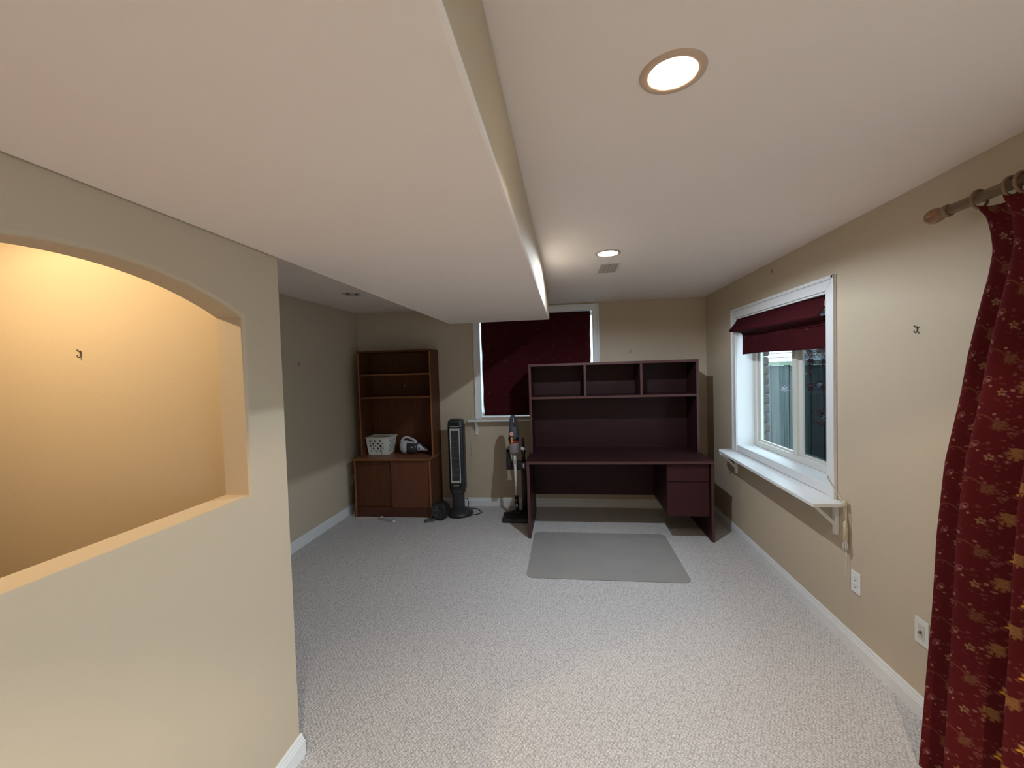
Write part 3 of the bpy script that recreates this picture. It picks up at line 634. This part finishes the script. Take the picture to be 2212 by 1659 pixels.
loft_z([(.712, sx, sy, .050, .052), (.722, sx, sy, .056, .058), (.79, sx, sy, .054, .056), (.828, sx, sy, .053, .055)]).build('dust_cup', CUP, sv)
loft_z([(.745, sx, sy, .020, .020), (.80, sx, sy, .034, .034), (.826, sx, sy, .040, .040)]).build('filter_cone', RED, sv)
lg = MB().cyl((sx - .014, sy - .058, .925), (sx - .014, sy - .0645, .925), .020, n=24).build('badge', mat('orange_red_badge', (.70, .13, .05), .4, var=.05), sv)
MB().box(sx - .022, sx - .018, sy - .0665, sy - .064, .914, .936).box(sx - .010, sx - .006, sy - .0665, sy - .064, .914, .936).box(sx - .018, sx - .010, sy - .0665, sy - .064, .923, .927).build('emblem', WHITE, lg)
MB().lathe([(.015, -.0648), (.017, -.066), (.0185, -.0648)], (sx - .014, sy, .925), 24, axis='y').build('badge_ring', WHITE, lg)
MB().prism(rrect(sx - .022, sx - .002, .832, .892, .008, 4), lambda a_, b_, q: (a_, q, b_), sy - .073, sy - .055).build('latch_button', YEL, sv, bevel=.002)
MB().prism([(sx - .085, .72), (sx - .05, .70), (sx - .05, .79), (sx - .075, .775)], lambda a_, b_, q: (a_, q, b_), sy - .01, sy + .02).build('hose_port', SLATE, sv, bevel=.006)
MB().tube([(sx + .002, sy, .712), (sx + .006, sy, .60), (sx + .010, sy, .585)], [.024, .020, .020], 16).build('neck', SILVER, sv)
MB().tube([(sx + .010, sy - .03, .60), (sx + .016, sy - .03, .262)], .014, 16).build('wand', PLWHITE, sv)
MB().tube([(sx + .016, sy - .03, .264), (sx + .018, sy - .03, .215), (sx + .022, sy - .03, .12), (sx + .026, sy - .02, .065)], [.016, .022, .020, .022], 16).build('lower_neck', BLACK, sv)
B(sx + .004, sx + .032, sy - .054, sy - .048, .215, .221).build('neck_band', SILVER, sv); B(sx + .012, sx + .028, sy - .053, sy - .048, .145, .175).build('neck_clip', LAV, sv)
MB().prism([(sy - .145, .004), (sy + .02, .004), (sy + .03, .03), (sy + .0, .075), (sy - .05, .075), (sy - .135, .045), (sy - .15, .02)], lambda a_, b_, q: (q, a_, b_), sx - .125, sx + .145).build('floor_head', BLACK, sv, bevel=.010, seg=3)
MB().cyl((sx - .03, sy - .02, .07), (sx + .08, sy - .02, .07), .030, n=18).build('pivot', BLACK, sv)
# stand
st = thing('vacuum_stand', 'black floor stand with accessory holder behind the stick vacuum', 'stand', (sx + .06, sy + .08, 0))
MB().prism(rrect(sx - .10, sx + .17, sy + .04, sy + .19, .03, 4), lambda a_, b_, q: (a_, b_, q), .001, .022).build('base_plate', BLACK, st, bevel=.004)
MB().tube([(sx + .09, sy + .10, .02), (sx + .09, sy + .10, .60)], .030, 14).build('post', mat('smoky_post', (.045, .042, .036), .5, var=.1), st)
MB().box(sx - .085, sx + .135, sy + .03, sy + .12, .520, .605).box(sx - .085, sx - .035, sy - .03, sy + .03, .535, .66).box(sx - .085, sx - .045, sy - .01, sy + .05, .60, .76).build('accessory_holder', BLACK, st, bevel=.008)
B(sx + .088, sx + .104, sy + .025, sy + .030, .548, .59).build('holder_label', SILVER, st)
ct = thing('crevice_tool', 'black crevice nozzle with a white collar upright in the vacuum stand', 'vacuum tool', (sx + .095, sy + .055, .6055))
MB().tube([(sx + .095, sy + .062, .607), (sx + .093, sy + .062, .68), (sx + .094, sy + .062, .735)], [.018, .018, .028], 14).build('lower_tube', BLACK, ct)
MB().lathe([(.030, -.012), (.032, .008), (.022, .020)], (sx + .094, sy + .062, .745), 20, cap0=True, cap1=True).build('collar', WHITE, ct)
MB().tube([(sx + .094, sy + .062, .760), (sx + .090, sy + .062, .86)], [.015, .012], 12).build('nozzle', BLACK, ct)

# ------------------------------------------------------------------ desk and hutch
dk = thing('desk', 'dark mahogany laminate desk with two drawers on its window side', 'desk', (.445, 4.27, 0))
dx0, dx1, dy0, dy1, dz = -.395, 1.287, 3.897, 4.640, .735
tp = B(dx0, dx1, dy0, dy1, dz - .028, dz).build('desktop', MAHO, dk, bevel=.002)
B(dx0, dx1, dy0 - .0018, dy0 - .0002, dz - .027, dz - .001).build('edge_band', MAHOE, tp)
for xa in (dx0 + .002, dx1 - .028):
    s = B(xa, xa + .026, dy0 + .008, dy1 - .01, .0, dz - .028).build('side_panel', MAHO, dk, bevel=.002)
    B(xa + .001, xa + .025, dy0 + .0065, dy0 + .0078, .002, dz - .029).build('edge_band', MAHOE, s)
B(dx0 + .028, dx1 - .028, dy1 - .10, dy1 - .082, .235, dz - .028).build('modesty_panel', MAHO, dk)
cx0, cx1 = .887, 1.2575
cab = MB().box(cx0, cx0 + .016, 3.945, 4.50, .235, dz - .028).box(cx0 + .016, cx1, 3.945, 4.50, .235, .25).box(cx0 + .016, cx1, 4.485, 4.50, .25, dz - .028).build('drawer_cabinet', MAHO, dk)
for za, zb in ((.228, .538), (.544, .698)):
    d_ = B(cx0 - .002, cx1 - .006, 3.925, 3.944, za, zb).build('drawer_front', mat('mahogany_front', (.050, .0135, .016), .5, spec=.25, var=.3, vscale=4, stretch=(.8, 8, 10)), dk, bevel=.002)
MB().cyl((dx0 + .028, 4.30, .31), (dx0 + .031, 4.30, .31), .012, n=16).build('cable_cap', SILVER, dk)
ht = thing('desk_hutch', 'dark mahogany hutch with three open cubbies standing on the desk', 'hutch', (.447, 4.44, dz))
hx0, hx1, hy0, hy1, hz = -.382, 1.276, 4.262, 4.625, 1.652
for xa in (hx0, hx1 - .025):
    s = B(xa, xa + .025, hy0, hy1, dz, hz - .025).build('side_panel', MAHO, ht, bevel=.0015); B(xa + .001, xa + .024, hy0 - .0015, hy0 - .0002, dz + .001, hz - .026).build('edge_band', MAHOE, s)
s = B(hx0, hx1, hy0, hy1, hz - .025, hz).build('top_panel', MAHO, ht, bevel=.0015); B(hx0 + .001, hx1 - .001, hy0 - .0015, hy0 - .0002, hz - .024, hz - .001).build('edge_band', MAHOE, s)
s = B(hx0 + .025, hx1 - .025, hy0 + .004, hy1 - .012, 1.292, 1.316).build('shelf', MAHO, ht); B(hx0 + .025, hx1 - .025, hy0 + .0025, hy0 + .0038, 1.293, 1.315).build('edge_band', MAHOE, s)
for xc in (.186, .735):
    s = B(xc - .012, xc + .012, hy0 + .004, hy1 - .012, 1.316, hz - .025).build('divider', MAHO, ht); B(xc - .011, xc + .011, hy0 + .0025, hy0 + .0038, 1.317, hz - .026).build('edge_band', MAHOE, s)
B(hx0 + .025, hx1 - .025, hy1 - .012, hy1, dz, hz - .025).build('back_panel', MAHO, ht)

# chair mat
cm = MB().prism(rrect(-.345, .880, 3.150, 4.060, .06, 6), lambda a_, b_, q: (a_, b_, q), .002, .006).build('chair_mat', MATV)
tag(cm, 'translucent grey vinyl chair mat on the carpet before the desk', 'mat')

# ------------------------------------------------------------------ roman shades
sh = thing('roman_shade', 'dark red roman shade half raised in the sliding window', 'window shade', (XR + .03, 3.35, 1.99))
prof = [(.030, 2.0035), (.006, 2.003), (.000, 1.985), (-.016, 1.955), (-.040, 1.925), (-.062, 1.900), (-.066, 1.888), (-.055, 1.882), (-.020, 1.878), (.020, 1.872), (.040, 1.868), (.040, 1.855)]
def flap(u, v):
    k = v * (len(prof) - 1); i = min(int(k), len(prof) - 2); f = k - i
    dx = prof[i][0] * (1 - f) + prof[i + 1][0] * f; z = prof[i][1] * (1 - f) + prof[i + 1][1] * f
    y = 2.69 + u * (3.995 - 2.69)
    sag = math.sin(u * math.pi) * .012 * v; drop = (1 - u) * .038 * v
    return (XR + dx + (.025 * (1 - u) if dx < .02 else 0) + .004 * math.sin(u * 17), y, z - sag - drop)
MB().grid(flap, 40, 33).build('upper_fold', SHADE, sh, solid=.003, fix=False)
def lower(u, v):
    y = 2.692 + u * (3.978 - 2.692)
    return (XR + .040 + .006 * math.sin(u * 9 + v * 2) + .012 * v * (1 - v) - .01 * math.exp(-((u - .97) / .04) ** 2), y - .02 * v * (u > .9) * (u - .9) * 10, 1.875 - v * (.197 + .004 * math.sin(u * 7)))
MB().grid(lower, 40, 16).build('lower_fold', SHADE, sh, solid=.003, fix=False)
MB().grid(lambda u, v: (XR - .012 + .028 * u, 2.693 + .045 * (1 - v) * u + .004, 1.958 - .075 * v - .03 * u * v), 6, 8).build('lining', LINING, sh, solid=.002, fix=False)
B(XR + .030, XR + .070, 2.69, 4.005, 1.970, 1.9925).build('headrail', PLWHITE, sh)
# cord cluster with tassels at the near end of the sill
cdn = thing('shade_cord', 'cream shade cords with tassels hanging past the end of the window sill', 'cord', (XR - .02, 2.50, .80))
for k, (dy, zt) in enumerate(((0, .665), (.012, .69), (-.010, .645))):
    MB().tube([(XR + .03, 2.705, 1.94), (XR + .020, 2.697, 1.20), (XR + .012, 2.694, .95), (XR - .020, 2.66, .912), (XR - .025, 2.60, .875), (XR - .026, 2.545, .832), (XR - .020, 2.505 + dy, .795), (XR - .020, 2.503 + dy, .74), (XR - .020, 2.502 + dy, zt)], .0022, 6).build('cord', CORD, cdn)
MB().lathe([(.003, .02), (.011, .012), (.013, -.010), (.009, -.018), (.003, -.02)], (XR - .022, 2.506, .806), 14).build('knot', CORD, cdn)
MB().lathe([(.004, .055), (.010, .045), (.013, .0), (.013, -.05), (.010, -.055)], (XR - .022, 2.500, .655), 14, cap0=True, cap1=True).build('tassel_head', CORD, cdn)
random.seed(3)
fr_ = MB()
for k in range(9):
    q = 2 * math.pi * k / 9; a_, b_ = math.cos(q), math.sin(q)
    fr_.tube([(XR - .022 + a_ * .006, 2.500 + b_ * .006, .605), (XR - .022 + a_ * .010, 2.502 + b_ * .014, .575), (XR - .022 + a_ * .009, 2.504 + b_ * .018, .548 + .012 * random.random())], .0028, 6)
fr_.build('tassel_fringe', WHITE, cdn)
MB().tube([(XR - .018, 2.497, .56), (XR - .018, 2.503, .47), (XR - .018, 2.499, .38)], .0018, 6).lathe([(.001, .004), (.004, 0), (.001, -.004)], (XR - .018, 2.499, .378), 8).build('loose_strand', WHITE, cdn)

s2h = thing('roman_shade', 'dark red roman shade fully lowered behind the hutch', 'window shade', (-.35, D + .03, 2.245))
bxa, bxb = -.984, .284
MB().grid(lambda u, v: (bxa + (.012 * v) + u * (bxb - bxa - .016 * v) + .003 * math.sin(v * 20), D + .028 + .004 * math.sin(u * 5 + v * 7), 2.244 - v * 1.172), 40, 40).build('fabric', SHADE, s2h, solid=.004, fix=False)
B(bxa, bxb, D + .034, D + .062, 2.222, 2.248).build('headrail', PLWHITE, s2h)
B(bxa + .016, bxb - .008, D + .032, D + .040, 1.075, 1.095).build('bottom_batten', SHADE, s2h)
MB().tube([(-.985, D - .004, 2.20), (-1.045, D - .026, 1.60), (-1.072, D - .026, 1.30), (-1.10, D - .026, 1.15), (-1.128, D - .024, 1.04)], .0013, 6).build('pull_cord', CORD, s2h)
MB().tube([(-1.140, D - .050, 1.0345), (-1.153, D - .060, 1.030), (-1.152, D - .030, .99), (-1.138, D - .012, .80), (-1.135, D - .012, .625)], .0013, 6).lathe([(.002, .014), (.006, .004), (.007, -.010), (.003, -.014)], (-1.135, D - .012, .612), 10, cap0=True, cap1=True).build('cord_end', CORD, s2h)

# ------------------------------------------------------------------ curtain rod and curtain
RX, RZ = XR - .10, 2.143
rod = thing('curtain_rod', 'thick wooden curtain pole with a rounded finial on the wall', 'curtain rod', (RX, 1.0, RZ))
MB().cyl((RX, 1.785, RZ), (RX, -.9, RZ), .0185, n=24).build('pole', BRASSW, rod)
MB().lathe([(.021, -.012), (.0235, -.006), (.0235, .006), (.021, .012)], (RX, 1.783, RZ), 24, axis='y', cap0=True, cap1=True).build('collar', BRASSW, rod)
MB().lathe([(.016, 0), (.021, .012), (.027, .030), (.029, .046), (.026, .062), (.017, .074), (.003, .079)], (RX, 1.794, RZ), 28, axis='y', cap0=True, cap1=True).build('finial', mat('brown_finial_wood', (.26, .14, .062), .3, var=.2, vscale=20), rod)
for yb in (1.42, -.8):
    MB().box(RX - .006, XR - .001, yb - .012, yb + .012, RZ - .040, RZ - .018).box(XR - .012, XR - .001, yb - .02, yb + .02, RZ - .08, RZ + .03).build('bracket', BRASSW, rod, bevel=.003)
# print of the fabric, drawn as colour per vertex
def print_colours(U, V):
    base = np.array((.085, .0065, .0085)); col = np.broadcast_to(base, U.shape + (3,)).copy()
    tu, tv = .235, .217
    u = U % tu; v = (V + np.floor(U / tu) * .085) % tv
    def wrap(a, t): return (a + t / 2) % t - t / 2
    def put(mask, c, k=1.0):
        m = np.clip(mask, 0, 1)[..., None] * k; np.copyto(col, col * (1 - m) + np.array(c) * m)
    def soft(d, wd=.0012): return np.clip(.5 - d / wd, 0, 1)
    def flower(cu, cv, r, c, cc, n=5, rot=0., k=1.0):
        a = wrap(u - cu, tu); b = wrap(v - cv, tv); rr = np.hypot(a, b); th = np.arctan2(b, a) + rot
        put(soft(rr - r * (.74 + .26 * np.cos(n * th))), c, k); put(soft(rr - r * .30), cc, k)
    def seg(p0, p1, r0, r1, c, k=1.0):
        a = wrap(u - p0[0], tu); b = wrap(v - p0[1], tv); dx, dy = p1[0] - p0[0], p1[1] - p0[1]
        t = np.clip((a * dx + b * dy) / (dx * dx + dy * dy), 0, 1)
        put(soft(np.hypot(a - t * dx, b - t * dy) - (r0 + (r1 - r0) * t)), c, k)
    tan = (.25, .115, .042); tan2 = (.15, .055, .028); rose = (.20, .070, .060); gold = (.62, .30, .035); dark = (.06, .012, .012); pale = (.34, .19, .14)
    def leafmotif(cu, cv, s, fl, c, cd_, k=1.0):
        # scrolling stem carrying a fan of pointed acanthus lobes, with a curled end
        stem = [(fl * s * (.070 - .085 * t), s * (.012 + .030 * math.sin(t * 3.0))) for t in [i / 9 for i in range(10)]]
        for i in range(9): seg((cu + stem[i][0], cv + stem[i][1]), (cu + stem[i + 1][0], cv + stem[i + 1][1]), s * .0017, s * .0019, c, k)
        ex, ey = stem[-1]
        ribs = [(178, .034), (200, .044), (224, .046), (248, .040), (270, .030)]
        for ang, ln in ribs:
            q = math.radians(ang); p0 = (cu + ex, cv + ey); p1 = (p0[0] + fl * s * ln * math.cos(q), p0[1] + s * ln * math.sin(q))
            seg(p0, ((p0[0] + p1[0]) / 2, (p0[1] + p1[1]) / 2), s * .0030, s * .0050, c, k); seg(((p0[0] + p1[0]) / 2, (p0[1] + p1[1]) / 2), p1, s * .0048, s * .0010, c, k)
            for t_, da in ((.45, 38), (.45, -38), (.72, 30), (.72, -30)):
                m0 = (p0[0] + (p1[0] - p0[0]) * t_, p0[1] + (p1[1] - p0[1]) * t_); q2 = math.radians(ang + da); l2 = ln * .34 * (1.15 - t_ * .5)
                seg(m0, (m0[0] + fl * s * l2 * math.cos(q2), m0[1] + s * l2 * math.sin(q2)), s * .0024, s * .0006, c, k)
            seg(p0, p1, s * .0009, s * .0004, cd_, k)
        for i in range(10):
            q0, q1 = math.radians(-60 + 36 * i), math.radians(-60 + 36 * (i + 1)); r0 = s * (.015 - .0011 * i); r1 = s * (.015 - .0011 * (i + 1))
            o_ = (cu + fl * s * .058, cv + s * .030)
            seg((o_[0] + fl * r0 * math.cos(q0), o_[1] + r0 * math.sin(q0)), (o_[0] + fl * r1 * math.cos(q1), o_[1] + r1 * math.sin(q1)), s * .0016, s * .0018, c, k)
    leafmotif(.150, .060, 1.0, 1, tan, tan2); leafmotif(.045, .150, .85, -1, tan2, dark, .85)
    flower(.150, .150, .0175, gold, dark, 5, .3); flower(.060, .045, .0135, (.26, .13, .07), dark, 5, .9)
    def paisley(cu, cv, s, rot, c):
        prev = None
        for i in range(15):
            t = 2 * math.pi * i / 14; x = s * math.sin(t) * (.55 + .45 * math.cos(t / 2) ** 2) * .62; y = s * math.cos(t)
            q = (cu + x * math.cos(rot) - y * math.sin(rot), cv + x * math.sin(rot) + y * math.cos(rot))
            if prev: seg(prev, q, .0013, .0013, c, .8)
            prev = q
        flower(cu, cv, s * .45, c, dark, 5, .0, .8)
    for cu, cv, s, rt in ((.100, .130, .016, .3), (.195, .155, .014, 2.0), (.020, .085, .014, -.6), (.215, .02, .013, 1.2)): paisley(cu, cv, s, rt, rose)
    rng = np.random.RandomState(5)
    for i in range(48):
        cu, cv = rng.rand() * tu, rng.rand() * tv
        flower(cu, cv, .0035 + .0030 * rng.rand(), rose if i % 3 else pale, dark, 5, rng.rand() * 6, .9)
    for i in range(40):
        cu, cv = rng.rand() * tu, rng.rand() * tv; q = rng.rand() * 6.28
        seg((cu, cv), (cu + .006 * math.cos(q), cv + .006 * math.sin(q)), .0006, .0013, rose, .6)
    return col
def make_curtain():
    ct_ = thing('curtain', 'dark red curtain with gold floral print hanging from the wooden pole', 'curtain', (RX, 1.5, 0))
    nu, nv = 330, 760
    u = np.linspace(0, 1, nu + 1); zt, zb = 2.118, .012
    Zs = np.linspace(zt, zb, nv + 1)
    zk = [-0.001, 0.391, 0.667, 0.934, 1.202, 1.465, 1.613, 1.762, 1.874, 1.948, 2.013, 2.064, 2.103, 2.115]; yl = [1.769, 1.764, 1.758, 1.76, 1.747, 1.695, 1.674, 1.642, 1.615, 1.605, 1.617, 1.632, 1.661, 1.671]
    left = np.interp(Zs, zk, yl)
    # smooth the outline
    ker = np.ones(15) / 15; left = np.convolve(np.pad(left, 7, mode='edge'), ker, 'valid')
    right = np.interp(Zs, [0, 1.9, 2.12], [1.02, 1.12, 1.12])
    U, Zg = np.meshgrid(u, Zs); Lg = left[:, None]; Rg = right[:, None]
    tz = (zt - Zg) / (zt - zb)
    warp = U + .018 * np.sin(U * 9.0 + tz * 1.5)
    amp = .026 + .036 * np.clip(tz * 2.2, 0, 1)
    ph = 2 * np.pi * (warp * 4.0) + .35 * np.sin(tz * 2.2)
    Yg = Lg + (Rg - Lg) * U + .020 * np.sin(ph * 1 + 1.2) * np.clip(U * 10, 0, 1)
    Xg = np.interp(Zg, [0, 1.2, 2.12], [1.335, 1.405, 1.434]) - amp * np.cos(ph) * np.clip(.25 + U * 6, 0, 1)
    # sag of the heading between the hook points
    Zg2 = Zg - .016 * (1 - tz) ** 6 * (1 - np.cos(2 * np.pi * warp * 5.0)) * .5
    verts = np.stack([Xg, Yg, Zg2], -1).reshape(-1, 3) - np.array(ct_.location)
    idx = np.arange((nu + 1) * (nv + 1)).reshape(nv + 1, nu + 1)
    faces = np.stack([idx[:-1, :-1], idx[:-1, 1:], idx[1:, 1:], idx[1:, :-1]], -1).reshape(-1, 4)
    me = bpy.data.meshes.new('fabric'); me.from_pydata(verts.tolist(), [], faces.tolist()); me.update()
    me.polygons.foreach_set('use_smooth', np.ones(len(me.polygons), bool))
    # arc length across the cloth so that the print follows the folds
    mid = nv // 2
    dl = np.hypot(np.diff(Xg[int(nv * .7)]), np.diff(Yg[int(nv * .7)])); arc_ = np.concatenate([[0], np.cumsum(dl)])
    Ug = np.broadcast_to(arc_[None, :], U.shape) + .02 * 0
    colr = print_colours(Ug, Zg).reshape(-1, 3)
    att = me.color_attributes.new('print', 'FLOAT_COLOR', 'POINT')
    att.data.foreach_set('color', np.concatenate([colr, np.ones((len(colr), 1))], 1).astype(np.float32).ravel())
    me.materials.append(CURTAIN)
    o = bpy.data.objects.new('fabric', me); C.objects.link(o); o.parent = ct_
    for k, yr in enumerate((1.662, 1.556, 1.522, 1.44, 1.36, 1.28, 1.20)):
        path = [(RX + .030 * math.cos(q), yr + .006 * math.cos(q), RZ - .006 + .030 * math.sin(q)) for q in [2 * math.pi * i / 28 for i in range(29)]]
        rg = MB().tube(path, .0052, 8, caps=False).build('ring', BRASSW, ct_)
        MB().cyl((RX, yr, RZ - .036), (RX, yr - .006, RZ - .050), .0022, n=8).build('ring_hook', METAL, rg)
make_curtain()

# ------------------------------------------------------------------ outside the sliding window
gr = B(XR + .17, 16, -4, 22, -.05, .16).build('ground_outside', GROUND); struct(gr, 'bare garden soil')
fence = thing('fence', 'weathered grey board fence beyond the sliding window', 'fence', (3.3, 6.5, .16))
yb = 3.6; i = 0; random.seed(11)
while yb < 10.5:
    wd = .135 + random.uniform(-.006, .006); h_ = 1.55 + random.uniform(-.004, .004)
    B(3.30 + random.uniform(-.006, .006), 3.322 + random.uniform(0, .006), yb, yb + wd, .17, h_).build('board', FENCE, fence)
    yb += wd + .008
for zr in (.45, 1.36): B(3.335, 3.40, 3.6, 10.5, zr, zr + .085).build('rail', FENCE, fence)
B(3.25, 3.41, 3.55, 10.55, 1.555, 1.60).build('top_rail', FRAIL, fence)
hs = thing('neighbour_house', 'white painted brick house wall behind the garden fence', 'house', (6.2, 9, .16))
B(6.2, 6.5, 2, 24, .16, 4.2).build('wall', MORTAR, hs)
pal = [BRICKP, mat('pale_painted_brick_shade', (.52, .54, .58), .8, var=.06, vscale=10, bump=.5, bscale=40)]
me_b = None
for row in range(7):
    zz = 1.55 + row * .125; off = (row % 2) * .22
    for k in range(15):
        yy = 8.3 + off + k * .44
        if me_b is None:
            o = B(-.03, .01, -.213, .213, -.055, .055).build('brick', pal[0], hs, bevel=.008, local=True); me_b = o.data
        else:
            o = bpy.data.objects.new('brick', me_b); C.objects.link(o); o.parent = hs
            m_ = o.modifiers.new('bevel', 'BEVEL'); m_.width = .008; m_.segments = 1
        o.location = Vector((6.2, yy, zz)) - hs.location + Vector((random.uniform(-.006, .006), random.uniform(-.004, .004), 0))
# brick edge of the outer wall, seen through the far side of the glass
bj = struct_root('wall_exterior', (XR + .30, 4.30, .16), 'brown brick veneer beside the window opening')
B(XR + .17, XR + .335, 4.26, 4.80, .16, 2.8).build('mortar_bed', MORTAR, bj)
mb_ = None
for row in range(18):
    zc = .62 + row * .090
    if mb_ is None:
        o = MB().prism(rrect(-.09, .04, -.041, .041, .024, 4), lambda a_, b_, q: (q, a_, b_), -.06, .05).build('brick', BRICKB, bj, bevel=.012, seg=3, local=True); mb_ = o.data
    else:
        o = bpy.data.objects.new('brick', mb_); C.objects.link(o); o.parent = bj
        m_ = o.modifiers.new('bevel', 'BEVEL'); m_.width = .012; m_.segments = 3
    o.location = Vector((XR + .305 + random.uniform(-.004, .004), 4.285 + random.uniform(-.006, .006), zc)) - bj.location
# Japanese maple branches
mt = thing('maple_tree', 'Japanese maple branches with reddish leaves outside the sliding window', 'tree', (2.55, 3.4, .16))
MB().tube([(2.55, 3.4, .155), (2.53, 3.45, .7), (2.48, 3.5, 1.2), (2.45, 3.6, 1.7), (2.42, 3.7, 2.1)], [.035, .03, .024, .018, .012], 10).build('trunk', BARK, mt)
def leaf_mesh(m):
    pts = []
    lobes = [(-120, .45), (-62, .78), (-24, .95), (8, 1.05), (40, .92), (80, .72), (128, .42)]
    out = []
    for i, (a_, l_) in enumerate(lobes):
        for da, k in ((-12, .42), (-5, .72), (0, 1.0), (5, .72), (12, .42)):
            q = math.radians(a_ + da); out.append((l_ * k * math.cos(q), l_ * k * math.sin(q)))
        if i < len(lobes) - 1:
            q = math.radians((a_ + lobes[i + 1][0]) / 2); out.append((.26 * math.cos(q), .26 * math.sin(q)))
    vs = [(0, 0, 0)] + [(x * .5, y * .5, -.12 * (x * x + y * y) + .03 * math.sin(9 * x)) for x, y in out]
    fs = [(0, i, i + 1) for i in range(1, len(out))]
    me = bpy.data.meshes.new('leaf'); me.from_pydata(vs, [], fs); me.materials.append(m); me.update(); return me
lmA, lmB = leaf_mesh(LEAF), leaf_mesh(LEAF2)
random.seed(21)
clusters = [((2.3, 4.33, 1.66), 9, .13, .055), ((2.3, 4.13, 1.66), 9, .10, .055), ((2.3, 4.40, 1.51), 3, .03, .02), ((2.3, 4.30, 1.38), 7, .10, .02), ((2.3, 4.12, 1.36), 9, .10, .03),
            ((2.3, 4.08, 1.15), 7, .06, .03), ((2.3, 4.10, 1.06), 5, .06, .03), ((2.3, 4.70, 1.30), 4, .07, .02), ((2.3, 4.00, 1.60), 6, .1, .05)]
for (c_, n_, ry, rz) in clusters:
    MB().tube([(2.46, 3.56, c_[2] + .05), (2.40, (3.56 + c_[1]) / 2, c_[2] + .08), (c_[0] + .02, c_[1] - .04, c_[2] + .02), (c_[0], c_[1] + .08, c_[2])], [.008, .006, .004, .0015], 6).build('branch', BARK, mt)
    for k in range(n_):
        o = bpy.data.objects.new('leaf', lmB if (k % 3 == 0) else lmA); C.objects.link(o); o.parent = mt
        s_ = random.uniform(.10, .15)
        o.scale = (s_, s_, s_)
        o.location = Vector((c_[0] + random.uniform(-.08, .08), c_[1] + random.uniform(-ry, ry), c_[2] + random.uniform(-rz, rz))) - mt.location
        o.rotation_euler = (Matrix.Rotation(random.uniform(-1.0, .2), 3, 'Z') @ Matrix.Rotation(math.radians(random.uniform(50, 105)), 3, 'X') @ Matrix.Rotation(math.radians(random.uniform(-150, -20)), 3, 'Z')).to_euler()
